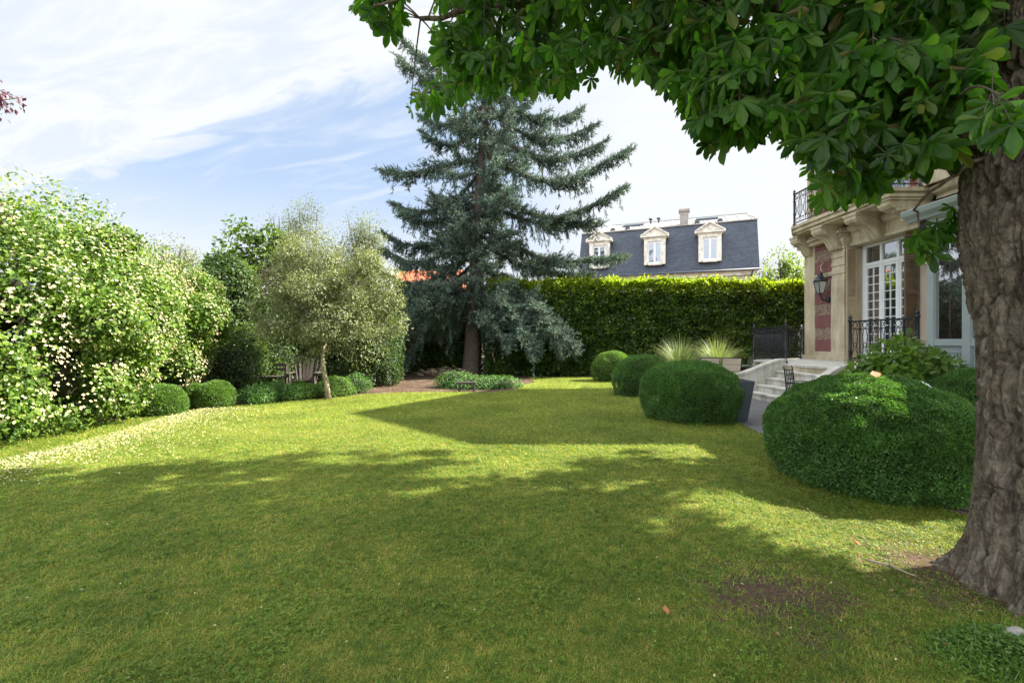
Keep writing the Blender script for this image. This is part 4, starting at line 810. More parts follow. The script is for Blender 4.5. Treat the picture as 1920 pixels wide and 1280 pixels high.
tree('broadleaf_tree', 'tree with big bright leaves rising behind the flowering shrub', (-9.0, 15.6), [(-9.2, 15.6, 4.2, 1.0, .9, 1.0), (-8.7, 15.4, 5.0, .75, .7, .75), (-9.7, 15.6, 3.6, .8, .8, .9), (-8.4, 15.6, 4.2, .6, .6, .6), (-8.0, 15.6, 3.6, .7, .6, .8)], 7500, .15, 'mid', .1, fork=2.8, tmpl=LEAFW, core=0, shell=(.2, 1.1), amp=.35, clump=1.5, lumps=10)
tree('broadleaf_tree', 'olive-tinted tree top showing over the two flowering shrubs', (-10.4, 14), [(-10.7, 14, 4.0, .75, .7, .75), (-10.0, 14, 3.9, .6, .6, .5), (-10.4, 14.1, 2.8, 1.0, .9, 1.2)], 6500, .065, 'olive', .08, fork=2.5, core=0, shell=(.2, 1.1), amp=.3, clump=2)
def wispy(label, base, blobs, n, mat='grey'):
    tree('airy_tree', label, base, blobs, n, .058, mat, .07, fork=2.6, limbs=34, shell=(.15, 1.15), amp=.4, keep=.3, clump=3.2, core=0, group='airy trees behind the slim tree')
wispy('airy birch-like tree top rising above the slim grey-green tree', (-7.4, 16.4), [(-7.5, 16.4, 5.6, .8, .7, 1.05), (-7.3, 16.4, 4.4, 1.0, .9, 1.1), (-8.1, 16.4, 4.9, .5, .5, .5)], 15000)
wispy('airy grey tree top just left of the spruce', (-5.2, 16), [(-5.3, 16, 5.1, .8, .6, .9), (-5.6, 16, 4.1, 1.0, .8, .9), (-4.9, 16, 5.0, .5, .5, .55)], 13000)
wispy('sparse dark-twigged tree top over the broadleaf tree', (-8.8, 17.5), [(-8.9, 17.5, 5.6, .9, .6, .8), (-8.4, 17.4, 4.8, .8, .7, .8)], 2600, 'grey')
shrub('tall_shrub', 'mid-green shrub filling behind the airy trees', 'shrub', [(-6.6, 15.6, 2.9, 1.4, .9, 1.8), (-5.0, 15.6, 2.6, 1.2, .8, 1.7)], 17000, .06, 'olive', amp=.5, shell=(.5, 1.15), core=.5)

# ---------------- slim grey-green tree with leaning trunk
tree('slim_tree', 'small grey-green tree with a thin pale leaning trunk in sun', (-4.46, 11.05),
     [(-4.75, 11.5, 2.6, 1.05, 1.0, .9), (-5.75, 11.6, 2.85, .75, .7, .65), (-3.85, 11.5, 2.5, .7, .7, .7), (-5.1, 11.6, 3.5, .8, .7, .6), (-4.3, 11.7, 3.35, .6, .6, .5), (-5.35, 11.2, 1.7, .8, .65, .7), (-3.85, 11.1, 1.6, .75, .6, .75), (-4.6, 11.0, 1.95, .75, .6, .55), (-3.3, 11.6, 2.15, .5, .45, .5), (-5.9, 11.4, 2.0, .6, .5, .6), (-3.6, 11.4, 2.95, .6, .6, .5)],
     95000, .062, 'olive', .062, 'bark_light', limbs=44, core=0, shell=(.3, 1.08), amp=.5, nf=1.8, keep=.6, clump=2.4, thr=.475, droop=.5, lumps=60,
     path=[Vector((-4.46, 11.05, 0)), Vector((-4.50, 11.05, .35)), Vector((-4.60, 11.08, .75)), Vector((-4.62, 11.1, 1.05)), Vector((-4.58, 11.15, 1.45))], fork=1.45, lean=(-.12, .1))
# ---------------- young tree right of the mansard
tree('young_tree', 'sunlit light green tree between mansard house and villa corner', (14.2, 24), [(14.3, 24, 5.3, 1.0, .9, 1.1), (13.6, 24, 4.6, .8, .7, .8), (15.2, 24, 4.6, .9, .8, .9), (14.2, 24, 3.6, 1.3, 1, 1)], 9000, .12, 'light', .12, fork=3, tmpl=LEAFW, core=0, shell=(.2, 1.1), amp=.35, clump=1.8)
# ---------------- purple tree outside the left edge, branch tips reaching in
tree('purple_tree', 'purple-leaved tree whose branch tips enter at the left edge', (-9.2, 4.2), [(-9.0, 4.6, 4.4, 1.6, 1.2, 1.2), (-6.5, 5.1, 4.15, .8, .35, .25), (-5.95, 5.2, 4.2, .30, .25, .13), (-6.55, 5.2, 3.5, .45, .3, .3), (-6.9, 5.6, 3.1, .6, .3, .35)], 7500, .06, 'purple', .05, fork=2.6, shell=(.3, 1.15), amp=.4, keep=.2)

# ---------------- ground cover mound and odd bits beneath the spruce
shrub('ground_cover_mound', 'low leafy mound at the foot of the spruce trunk', 'shrub', [(-1.0, 13.6, .10, 1.0, .55, .30), (-1.7, 13.9, .16, .7, .5, .36), (-.5, 13.7, .12, .8, .5, .26)], 9000, .055, 'box', core=.7, stems=2)
m = MB()
for k in range(90):
    a = random.uniform(0, 3.14); q = Vector((-2.1 + random.gauss(0, .35), 13.9 + random.gauss(0, .2), .35 + random.uniform(0, .2))); e = q + Vector((math.cos(a), random.uniform(-.3, .3), random.uniform(-.25, .35))) * random.uniform(.2, .5); m.tube(bezier(q, q.lerp(e, .5) + Vector((0, 0, .05)), e, 3), .005, 3)
tag(m.build('dry_twigs', 'twig'), 'tangle of dry twigs on the left of the low leafy mound', 'twigs')
S_ = thing('garden_stool', 'small dark stool standing at the front of the leafy mound', 'stool', (-1.28, 12.75, 0))
MB().box(-1.55, -1.0, 12.65, 12.85, .22, .27).build('seat', 'wood_dark', S_)
for x in (-1.50, -1.09): MB().box(x, x + .05, 12.68, 12.82, 0, .22).build('leg', 'wood_dark', S_)

# ---------------- blue spruce
def spruce():
    t = thing('spruce_tree', 'tall blue spruce with upswept drooping branches on the lawn edge', 'tree', (-1.72, 19.0, 0))
    base = np.array([-1.72, 19.0, 0.]); H_ = 16.3
    def ax(z): z = z / 16.3; return np.array([-1.72 + .85 * z ** 1.1, 19.0 + .2 * z, z * 16.3])
    def rad(z): return .36 * (1 - z / 17.5) + .05 * math.exp(-z / .35)
    m = MB(); zs = [0, .15, .4, .9] + list(np.arange(1.5, 16.3, .7)); m.tube([tuple(ax(z)) for z in zs], [rad(z) for z in zs], 14)
    m2 = MB(); P, D, S = [], [], []
    def tufts(pts, step, size, spread=.5):
        for a, b in zip(pts[:-1], pts[1:]):
            L = np.linalg.norm(b - a); k = max(1, int(L / step + rng.random())); d = (b - a) / max(L, 1e-6)
            for j in range(k):
                P.append(a + (b - a) * rng.random() + rng.normal(size=3) * .018); D.append(d + rng.normal(size=3) * spread); S.append(size * rng.uniform(.7, 1.3))
    def branch(z0, az, L, ztip, sag, dens=1.0, hang=1.0, bare=.12):
        s = ax(z0); h = np.array([math.cos(az), math.sin(az), 0.]); side = np.array([-h[1], h[0], 0.]); n = 14; pts = []
        bend = rng.normal() * .25 * L
        for i in range(n + 1):
            u = i / n; z = z0 + (ztip - z0) * (u ** 3) - sag * 1.7 * math.sin(math.pi * u ** 1.15) - .10 * sag * math.sin(7 * u + az * 5)
            pts.append(s + h * L * u + side * bend * u * (1 - u) + np.array([0, 0, z - z0]))
        r0 = .02 + .016 * L; m2.tube([tuple(p) for p in pts], [r0 * (1 - .9 * i / n) + .006 for i in range(n + 1)], 6)
        pts = np.array(pts); tufts(pts[2:], .020 / dens, .21, .8)
        k = int(L * 19 * dens)
        for _ in range(k):
            u = bare + (1 - bare) * rng.random() ** .85; i = min(n - 1, int(u * n)); p = pts[i] + (pts[i + 1] - pts[i]) * (u * n - i); sg = rng.choice([-1, 1])
            l = (.22 + .62 * math.sin(math.pi * min(.97, u * .92 + .08))) * (1 + .5 * math.sin(u * 17 + az * 9)) * min(1, L / 3.2) * rng.uniform(.5, 1.2)
            d = side * sg * rng.uniform(.5, 1) + h * rng.uniform(.3, .9) + np.array([0, 0, rng.uniform(-.35, .25)]); d /= np.linalg.norm(d); q = []
            for j in range(4): v = j / 3; q.append(p + d * l * v + np.array([0, 0, -.22 * l * v * (1 - v) * 4 * .5 + .08 * v * v * l - .12 * v * l]))
            tufts(np.array(q), .055, .195, .65)
        k = int(L * 11 * dens * hang)
        for _ in range(k):
            u = bare + (.97 - bare) * rng.random(); i = min(n - 1, int(u * n)); p = pts[i] + (pts[i + 1] - pts[i]) * (u * n - i) + side * rng.normal() * .12 * min(1, L / 3) * (1.2 - u)
            l = rng.gamma(2.0, .19) * (1.2 - .65 * u) * min(1.2, L / 2.8); d = np.array([rng.normal() * .12, rng.normal() * .12, -1.]) + h * .15
            tufts(np.array([p, p + d * l * .5, p + d * l]), .045, .17, .4)
    sc = 19.2 / FOC
    for z, x, zt, sag in (  # tips seen left
        (14.2, -4.7, 14.05, .45), (13.2, -4.6, 12.9, .55), (11.3, -3.9, 10.9, .45), (10.4, -3.7, 10.0, .40), (9.1, -5.65, 8.75, .35), (7.6, -5.15, 7.35, .40), (7.2, -4.7, 6.75, .35), (6.5, -5.6, 6.1, .55), (5.7, -5.4, 5.2, .55), (5.0, -5.5, 4.3, .6), (4.2, -5.7, 3.0, .6), (3.4, -5.9, 2.0, .6), (2.9, -5.6, 1.1, .3), (2.7, -4.6, .45, .3),
        # and right
        (12.2, 3.1, 11.55, .75), (11.2, 3.6, 10.7, .70), (10.4, 4.0, 9.85, .75), (9.3, 4.65, 8.95, .95), (7.9, 4.45, 7.55, .85), (7.2, 3.6, 6.2, .5), (6.2, 4.7, 4.95, .75), (5.6, 3.6, 4.4, .6), (4.6, 4.3, 3.75, .55), (4.2, 3.3, 2.6, .4), (3.4, 2.9, 1.5, .4), (3.0, 2.6, .75, .2), (2.8, 2.1, .3, .15), (13.4, 2.2, 13.2, .6), (14.3, 1.6, 14.4, .4)):
        s = ax(z); az = (0 if x > s[0] else math.pi) + rng.normal() * .12; branch(z, az, abs(x - s[0]) / abs(math.cos(az)), zt, sag, 1.25, 1.2)
    z = 2.7
    while z < 16:
        n = 5 if z < 12 else 4; a0 = rng.uniform(0, 6.28)
        for k in range(n):
            az = a0 + k * 2 * math.pi / n + rng.normal() * .25; cs = abs(math.cos(az))
            if cs > .88: continue
            Lm = 4.1 if z < 6 else 4.1 - (z - 6) * .17 if z < 12 else 3.1 - (z - 12) * .55
            L = max(.5, Lm * rng.uniform(.5, .95) * (1 if math.sin(az) > 0 else .8))
            front = math.sin(az) < -.3 and z < 3.2
            branch(z, az, L, z + (-.9 if z < 5 else -.35 if z < 9 else .1) * L * .35 + rng.normal() * .15 + (1.0 if front else 0), .10 * L + .1, .9, .9)
        z += rng.uniform(.44, .66)
    # low curtains either side of the trunk, open in the middle
    for az, L in ((.35, 3.4), (-.35, 3.6), (.8, 3.0), (-.75, 3.2), (2.75, 3.2), (3.5, 3.8), (2.3, 3.3), (3.95, 3.9), (1.3, 3), (1.8, 3), (-.1, 2.8), (3.2, 4.2), (3.75, 3.0), (-.55, 2.7), (.1, 3.6), (.5, 2.6), (-.25, 2.4), (2.95, 4.4), (3.35, 2.7), (3.6, 4.3), (2.5, 2.4), (-.6, 3.3), (-.95, 2.6), (3.9, 2.7), (-.45, 3.9), (3.05, 4.9), (3.25, 3.6), (3.45, 4.8), (2.8, 3.9), (-.15, 4.1), (.2, 3.1), (3.1, 5.1), (3.3, 4.9), (-.2, 4.3), (.05, 4.2), (-.35, 4.4), (-.5, 4.4)):
        branch(rng.uniform(2.2, 3.5), az, L, rng.uniform(.35, 1.7), -.15, 1.5, 2.0)
    P_, D_, S_2 = np.array(P), unit(np.array(D)), np.array(S); n = len(P_)
    tv, tf = [], []
    for k in range(9):
        t_ = .0 + .85 * (k % 5) / 5; a = k * 2.4; c, s_ = math.cos(a), math.sin(a); r_ = .30 - .14 * t_; w_ = .055
        px_, pz_ = -s_ * w_, c * w_; o = len(tv)
        tv += [(px_, t_, pz_), (-px_, t_, -pz_), (c * r_, t_ + .34, s_ * r_)]; tf.append((o, o + 1, o + 2))
    o = len(tv); tv += [(-.06, 0, 0), (.06, 0, 0), (0, 1.12, 0), (0, 0, -.06), (0, 0, .06), (0, 1.12, .01)]; tf += [(o, o + 1, o + 2), (o + 3, o + 4, o + 5)]
    A = scatter(P_, D_, rdir(n), S_2, tv, tf); print('spruce tufts', n)
    arr_mesh('crown', A[0], A[1], MAT['spruce'], t)
    m.v += []; o_ = len(m.v); m.v += m2.v; m.f += [tuple(i + o_ for i in q) for q in m2.f]; m.sm += m2.sm
    m.build('trunk', 'bark_spruce', t)
spruce()
# ================================================================== horse chestnut on the right
def chestnut():
    T = thing('chestnut_tree', 'large horse chestnut with fissured trunk and leafy boughs overhanging the lawn', 'tree', (3.1, 2.5, 0))
    # ---- trunk surface with bark plates
    nt_, nz = 560, 860; ztop = 4.6
    th = np.linspace(0, 2 * np.pi, nt_, endpoint=False); z = np.concatenate([np.linspace(-.03, 3.4, nz - 60), np.linspace(3.4, ztop, 61)[1:]]); nz = len(z)
    TH, Z = np.meshgrid(th, z)
    zs = [-.05, 0, .1, .27, .55, .82, 1.1, 1.4, 2.06, 2.5, 3.16, 4.6]; rs = [.49, .46, .42, .385, .365, .35, .345, .345, .40, .39, .33, .27]
    Rr = np.interp(Z, zs, rs)
    root = np.exp(-Z / .11) * .10 * np.maximum(0, np.cos(TH * 5 + .9 + .6 * np.sin(TH * 2))) ** 1.5; Rr = Rr + root
    Rr = Rr * (1 + .035 * np.sin(TH * 3 + Z * .8) + .03 * np.sin(TH * 2 - Z * 1.7 + 1) + .02 * np.sin(TH * 7 + Z * 1.3))
    for a, w_, dp in ((3.95, .09, .07), (4.75, .07, .05), (3.3, .07, .045)):   # long vertical furrows between fused buttresses
        aa = a + .12 * np.sin(Z * 1.7 + a) - .1 * Z * .3; d = np.abs((TH - aa + np.pi) % (2 * np.pi) - np.pi); Rr -= dp * np.exp(-(d / w_) ** 2) * np.clip(1.9 - Z * .7, .15, 1)
    Pq = np.stack([np.cos(TH) * .4, np.sin(TH) * .4, Z], -1).reshape(-1, 3)
    wz = (fbm(Pq * 5, 3) - .5) * 1.5; wx = (fbm(Pq * 5 + 50, 3) - .5) * 1.5
    def cell(su, sv, seed, per):
        u = (TH.ravel() / (2 * np.pi)) * per + wx * .7; v = Z.ravel() * sv + wz * .8; iu = np.floor(u).astype(int); iv = np.floor(v).astype(int)
        r_ = np.random.default_rng(seed).random((per, 256, 2)); f1 = np.full(u.shape, 9.); f2 = np.full(u.shape, 9.); idv = np.zeros(u.shape)
        for du in (-1, 0, 1):
            for dv in (-1, 0, 1):
                c = r_[(iu + du) % per, (iv + dv) % 256]; d = np.hypot(iu + du + c[:, 0] - u, (iv + dv + c[:, 1] - v)); nw = d < f1
                f2 = np.where(nw, f1, np.minimum(f2, d)); idv = np.where(nw, c[:, 0] * 7 % 1, idv); f1 = np.where(nw, d, f1)
        return f2 - f1, idv
    e1, id1 = cell(0, 5.5, 1, 40); e2, id2 = cell(0, 22, 2, 84)
    Ps = Pq * np.array([1, 1, .2]); rg = np.abs(fbm(Ps * 13 + 3, 3) - .5) * 2; fiss = 1 - np.exp(-(rg / .085) ** 2); rg2 = np.abs(fbm(Pq * np.array([20, 20, 13]) + 9, 3) - .5) * 2; fiss2 = 1 - np.exp(-(rg2 / .09) ** 2)
    rg3 = np.abs(fbm(Pq * np.array([1, 1, .16]) * 27 + 21, 2) - .5) * 2; fiss3 = 1 - np.exp(-(rg3 / .10) ** 2)
    tr = fbm(Pq * np.array([13, 13, 8]) + 31, 3) * 7; fr_ = tr - np.floor(tr); ter = (np.floor(tr) + np.clip(fr_ / .25, 0, 1)) / 7
    crack = np.clip(e1 / .16, 0, 1) ** .6; crack2 = np.clip(e2 / .25, 0, 1) ** .7
    disp = .010 * crack + .004 * crack2 + .046 * fiss + .020 * fiss3 + .006 * fiss2 + .012 * ter - .048 + .005 * (id2 - .5) + .010 * (fbm(Pq * 14, 4) - .5) + .010 * (fbm(Pq * 45, 3) - .5) + .05 * (fbm(Pq * 2.2, 3) - .5)
    Rr = Rr + disp.reshape(Rr.shape)
    cx = 3.1 + np.interp(Z, [0, 2, 3.2, 4.6], [0, 0, .05, .25]); cy = 2.5 + np.interp(Z, [0, 2, 4.6], [0, 0, .1])
    V = np.stack([cx + np.cos(TH) * Rr, cy + np.sin(TH) * Rr, Z], -1).reshape(-1, 3)
    i, j = np.meshgrid(np.arange(nz - 1), np.arange(nt_), indexing='ij'); i, j = i.ravel(), j.ravel(); j2 = (j + 1) % nt_
    F = np.stack([i * nt_ + j, i * nt_ + j2, (i + 1) * nt_ + j2, (i + 1) * nt_ + j], 1)
    arr_mesh('trunk', V, F, MAT['bark'], T, smooth=True)
    # ---- boughs
    boughs = []; B = MB()
    def bough(pts, r0, r1):
        pts = [Vector(p) for p in pts]; q = []
        for a in range(len(pts) - 1):
            p0, p1, p2, p3 = pts[max(a - 1, 0)], pts[a], pts[a + 1], pts[min(a + 2, len(pts) - 1)]
            for k in range(6):
                t = k / 6; q.append(.5 * ((2 * p1) + (p2 - p0) * t + (2 * p0 - 5 * p1 + 4 * p2 - p3) * t * t + (-p0 + 3 * p1 - 3 * p2 + p3) * t ** 3))
        q.append(pts[-1]); n = len(q); q = [p + Vector((random.gauss(0, .012), random.gauss(0, .012), random.gauss(0, .012))) for p in q]
        B.tube(q, [r0 + (r1 - r0) * (k / (n - 1)) ** .7 for k in range(n)], 9); boughs.extend(q[2:]); return q
    bough([(3.0, 2.5, 2.35), (2.55, 2.65, 2.75), (2.25, 2.85, 3.2), (1.7, 3.2, 3.8), (.9, 3.7, 4.2), (0, 4.1, 4.45), (-.9, 4.4, 4.5)], .11, .02)
    bough([(2.9, 2.6, 2.7), (2.5, 3.0, 2.9), (2.1, 3.4, 3.25), (1.6, 3.7, 3.55), (1.2, 3.9, 3.7)], .05, .012)
    bough([(2.0, 3.0, 3.5), (1.3, 3.6, 3.7), (.7, 3.9, 3.85), (.1, 4.1, 3.9), (-.4, 4.2, 3.8)], .045, .01)
    bough([(3.1, 2.6, 3.0), (2.6, 3.6, 3.8), (2.2, 4.4, 4.6), (1.7, 5.0, 5.2)], .09, .015)
    bough([(2.95, 2.5, 2.5), (2.65, 2.7, 2.42), (2.5, 2.85, 2.2)], .02, .006)
    bough([(1.5, 3.3, 3.9), (.6, 3.3, 4.1), (-.4, 3.5, 4.2), (-1.2, 3.9, 4.25)], .04, .01)
    bough([(3.2, 2.4, 3.6), (2.4, 2.3, 4.3), (1.2, 2.3, 5.0), (0, 2.6, 5.6)], .09, .02)
    for k in range(12):
        a = k * .55 + 1; L = random.uniform(3, 5.5); bough([(3.2, 2.5, 3.4 + k * .09), (3.3 + .3 * L * math.cos(a), 2.6 + .25 * L * math.sin(a), 5 + .1 * k), (3.6 + .7 * L * math.cos(a), 2.8 + .6 * L * math.sin(a), 6.3 + random.uniform(-.5, 1)), (4 + L * math.cos(a), 3 + .85 * L * math.sin(a), 7.2 + random.uniform(-1, 1.4))], .13, .025)
    # ---- leaves: palmate templates
    def leaflet(ang, L, droop, rows=((0, .02), (.35, .11), (.68, .20), (.88, .14))):
        vs = []; c, s_ = math.cos(ang), math.sin(ang)
        for y, w_ in rows:
            zc = -droop * y * y
            for x, dz in ((-w_, .035), (0, -.015), (w_, .035)): vs.append((x * L, y * L, (zc + dz * (1 if w_ > .05 else .2)) * L))
        vs.append((0, L * 1.02, (-droop - .02) * L))
        f = []
        for k in range(len(rows) - 1):
            a = 3 * k; f += [(a, a + 1, a + 4), (a, a + 4, a + 3), (a + 1, a + 2, a + 5), (a + 1, a + 5, a + 4)]
        a = 3 * (len(rows) - 1); f += [(a, a + 1, a + 3), (a + 1, a + 2, a + 3)]
        return [(x * c + y * s_, -x * s_ + y * c, zz) for x, y, zz in vs], f
    def palmate(n, seed, coarse=False):
        r_ = random.Random(seed); vs, fs = [], []
        for k in range(n):
            t = (k - (n - 1) / 2) / ((n - 1) / 2); L = 1 - .42 * abs(t) ** 1.5 + r_.uniform(-.06, .06)
            v, f = leaflet(t * 1.95 + r_.uniform(-.06, .06), L, r_.uniform(.1, .38), ((0, .02), (.62, .19)) if coarse else ((0, .02), (.35, .11), (.68, .20), (.88, .14)))
            o = len(vs); vs += v; fs += [tuple(i + o for i in q) for q in f]
        return vs, fs
    def shadow_ok(P):
        """leaves that would shade the sunlit parts of the lawn are absent"""
        gx = P[:, 0] - P[:, 2] * KX; gy = P[:, 1] - P[:, 2] * KY
        nz_ = (fbm(np.stack([gx, gy, gx * 0], 1) * 1.6, 3) - .5)
        edge = np.interp(gx, [-6.5, -5.4, -4.2, -2.9, -1.9, -1.1, -.3, .5, 1.2, 2.4, 3.4], [4.6, 4.85, 5.25, 5.85, 5.55, 5.6, 5.05, 5.5, 5.6, 5.65, 5.75]) + nz_ * .8
        bad = (gy > edge) & (gx > -9)
        lit = in_poly(gx + nz_ * .5, gy + nz_ * .35, [G(1240, 930), G(1330, 915), G(1470, 905), G(1620, 962), G(1830, 1005), G(1830, 1060), G(1740, 1125), G(1650, 1085), G(1560, 1080), G(1490, 1010), G(1330, 1000)])
        lit |= in_poly(gx + nz_ * .3, gy + nz_ * .2, [G(830, 868), G(1090, 852), G(1000, 900), G(700, 905)])
        # a spot that reaches the top of the largest boxwood ball
        k = P - np.array([4.05, 4.35, .85]); tt = k @ np.array(SUN); dd = np.linalg.norm(k - tt[:, None] * np.array(SUN), axis=1); lit |= (dd < .42)
        return ~(bad | lit)
    def project(P): return 960 + FOC * P[:, 0] / np.maximum(P[:, 1], .05), 640 - FOC * (P[:, 2] - EYE) / np.maximum(P[:, 1], .05)
    OUT = [[(600, -80), (632, 8), (655, 30), (675, 52), (705, 76), (735, 82), (752, 70), (780, 30), (790, -80)],
           [(792, -80), (800, 40), (806, 95), (802, 140), (775, 175), (748, 205), (760, 222), (800, 232), (820, 240), (850, 212), (900, 196), (960, 182), (1050, 190), (1080, 168), (1110, 174), (1140, 148), (1165, 155), (1200, 148), (1240, 180), (1262, 200), (1290, 235), (1288, 255), (1315, 285), (1350, 315), (1400, 295), (1440, 262), (1468, 285), (1496, 300), (1508, 350), (1512, 390), (1560, 408), (1600, 382), (1650, 382), (1676, 345), (1720, 330), (1760, 332), (1805, 312), (1830, 260), (1870, 200), (1890, 100), (1900, -80)],
           [(1705, 442), (1740, 485), (1790, 445), (1822, 400), (1800, 352), (1775, 392)], [(1815, 225), (1860, 192), (1920, 178), (2000, 250), (1890, 248), (1850, 236)]]
    specs = [(OUT[0], 70, (3.9, 4.6), .155), (OUT[1], 2050, None, .165), (OUT[2], 14, (2.75, 3.0), .135), (OUT[3], 16, (1.75, 1.95), .13)]
    Pa, Sa = [], []
    for poly, n, dr, size in specs:
        xs = [p[0] for p in poly]; ys_ = [p[1] for p in poly]; k = n * 8
        x = rng.uniform(min(xs), max(xs), k); y = rng.uniform(min(ys_), max(ys_), k)
        if dr: d = rng.uniform(*dr, k)
        else: d = np.interp(x, [740, 1000, 1300, 1550, 1900], [4.3, 3.7, 3.1, 2.7, 2.35]) + rng.random(k) ** 1.6 * np.interp(x, [740, 1300, 1900], [1.0, 2.3, 1.6])
        S = size * rng.uniform(.7, 1.25, k); m_ = S * .75 * FOC / d       # the leaf hangs below and about its petiole
        ok = in_poly(x, y, poly)
        if not dr or dr[0] > 3:
            for dx, dy in ((-.75, .1), (.75, .1), (0, 1.0), (-.5, .8), (.5, .8)): ok &= in_poly(np.clip(x + dx * m_, -1e9, 1890), y + dy * m_, [(a, (-900 if b < -50 else b)) for a, b in poly])
        P = np.stack([(x - 960) / FOC * d, d, EYE + (640 - y) / FOC * d], 1); ok &= shadow_ok(P) | (np.full(k, dr is not None)); P = P[ok][:n]; S = S[ok][:n]
        print('chestnut cluster', len(P)); Pa.append(P); Sa.append(S)
    P = np.concatenate(Pa); S = np.concatenate(Sa)
    # ---- the rest of the crown, above and beside the picture
    n = 26000; d = rdir(n) * (rng.random(n) ** .45)[:, None]; Q = np.array([4.6, 3.0, 6.9]) + d * np.array([7.2, 5.2, 3.3]); Q = Q[Q[:, 2] > 3.3]
    px, py = project(Q); inv = (Q[:, 1] > .2) & (px > -80) & (px < 2000) & (py > -90); Q = Q[~inv]; Q = Q[shadow_ok(Q)]
    keep = np.hypot(Q[:, 0] - 3.1, Q[:, 1] - 2.5) > .6; Q = Q[keep][:4300]; print('crown', len(Q)); SQ = rng.uniform(.24, .36, len(Q))
    arrs = []
    for var in range(3):
        tv, tf = palmate((7, 6, 5)[var], var); ii = np.arange(len(P)) % 3 == var; p = P[ii]; k = len(p); a = rng.uniform(0, 2 * np.pi, k)
        D = np.stack([np.cos(a) * .55, np.sin(a) * .55, -rng.uniform(.35, 1.5, k)], 1); N = np.stack([np.cos(a) * .7, np.sin(a) * .7, rng.uniform(.3, 1.1, k)], 1) + rdir(k) * .3
        arrs.append(scatter(p, D, N, S[ii], tv, tf))
    tv, tf = palmate(6, 9, True); k = len(Q); a = rng.uniform(0, 2 * np.pi, k); D = np.stack([np.cos(a), np.sin(a), -rng.uniform(.2, 1, k)], 1); N = np.tile([.5, .1, .9], (k, 1)) + rdir(k) * .6
    arrs.append(scatter(Q, D, N, SQ, tv, tf))
    arr_mesh('crown', [a[0] for a in arrs], [a[1] for a in arrs], MAT['chestnut'], T)
    # ---- twigs and petioles
    bq = np.array([tuple(b) for b in boughs]); seeds = P[rng.permutation(len(P))[:170]]
    for s_ in seeds:
        dd = np.linalg.norm(bq - s_, axis=1) + 0.3 * np.maximum(0, s_[2] - bq[:, 2]); q = Vector(bq[dd.argmin()]); e = Vector(s_); e.z += .05; mid = q.lerp(e, .5) + Vector((0, 0, .12 * (e - q).length))
        bz = bezier(q, mid, e, 7); r0 = .006 + .004 * (e - q).length; B.tube(bz, [r0 * (1 - .09 * k) for k in range(8)], 5)
    for p in P[::1]:
        dd = np.linalg.norm(seeds - p, axis=1); q = seeds[dd.argmin()]
        v = Vector(q) - Vector(p); v = v.normalized() * min(v.length, .14) if v.length > .01 else Vector((0, 0, .1)); B.tube([Vector(p), Vector(p) + v * .5 + Vector((0, 0, .03)), Vector(p) + v + Vector((0, 0, .05))], .0022, 3)
    B.build('bough', 'bark', T)
chestnut()
# nettles and weeds at the foot of the trunk
def weeds(label, c, r, n, h):
    a = rng.uniform(0, 6.28, n); q = rng.random(n) ** .6; P = np.stack([c[0] + r[0] * q * np.cos(a), c[1] + r[1] * q * np.sin(a), rng.uniform(.02, h, n) * (1.15 - q)], 1)
    D = rdir(n); D[:, 2] *= .4; A = scatter(P, D, np.tile([0, 0, 1.], (n, 1)) + rdir(n) * .5, rng.uniform(.009, .024, n), *LEAFW)
    n2 = n // 14; P2 = P[:n2].copy(); P2[:, 2] = .01; D2 = np.tile([0, 0, 1.], (n2, 1)) + rdir(n2) * .4; B = scatter(P2, D2, rdir(n2), rng.uniform(.04, .09, n2), [(-.5, 0, 0), (.5, 0, 0), (0, 1, -.2)], [(0, 1, 2)], np.full(n2, .005))
    tag(arr_mesh('weeds', [A[0], B[0]], [A[1], B[1]], MAT['box_bright']), label, 'weeds', kind='stuff')
weeds('green weeds and nettles at the foot of the chestnut trunk', (2.3, 2.0), (.44, .24), 8000, .08)
m = MB(); m.tube([(2.22, 2.86, .03), (2.30, 2.78, .035), (2.36, 2.66, .03)], [.008, .007, .004], 6); m.tube([(2.30, 2.78, .035), (2.27, 2.70, .06)], [.005, .003], 5); tag(m.build('fallen_twig', 'bark_light'), 'short broken twig lying on the sunlit grass left of the trunk', 'twig')
m = MB(); m.lathe((2.36, 2.12, 0), [(.03, 0), (.045, .02), (.04, .05), (.02, .065), (.005, .07)], 9); o = m.build('stone', 'stone_grey'); o.scale = (1.0, 1.0, 1.0); tag(o, 'pale stone among weeds against the chestnut roots', 'stone')
for k, (x, y, lb) in enumerate(((2.33, 3.05, 'dry brown leaf on the sunlit lawn above the broken twig'), (.78, 2.28, 'dry brown leaf on the shaded lawn left of the bare patch'))):
    v = np.array([(0, 0, 0), (-.03, .03, .02), (-.02, .07, .01), (0, .09, .03), (.025, .06, .02), (.03, .03, .01)]) * .55 + np.array([x, y, .035]); tag(arr_mesh('dry_leaf', v, np.array([(0, 3, 2), (0, 2, 1), (0, 5, 4), (0, 4, 3)]), MAT['orange_leaf']), lb, 'leaf', 'dry leaves on the lawn')

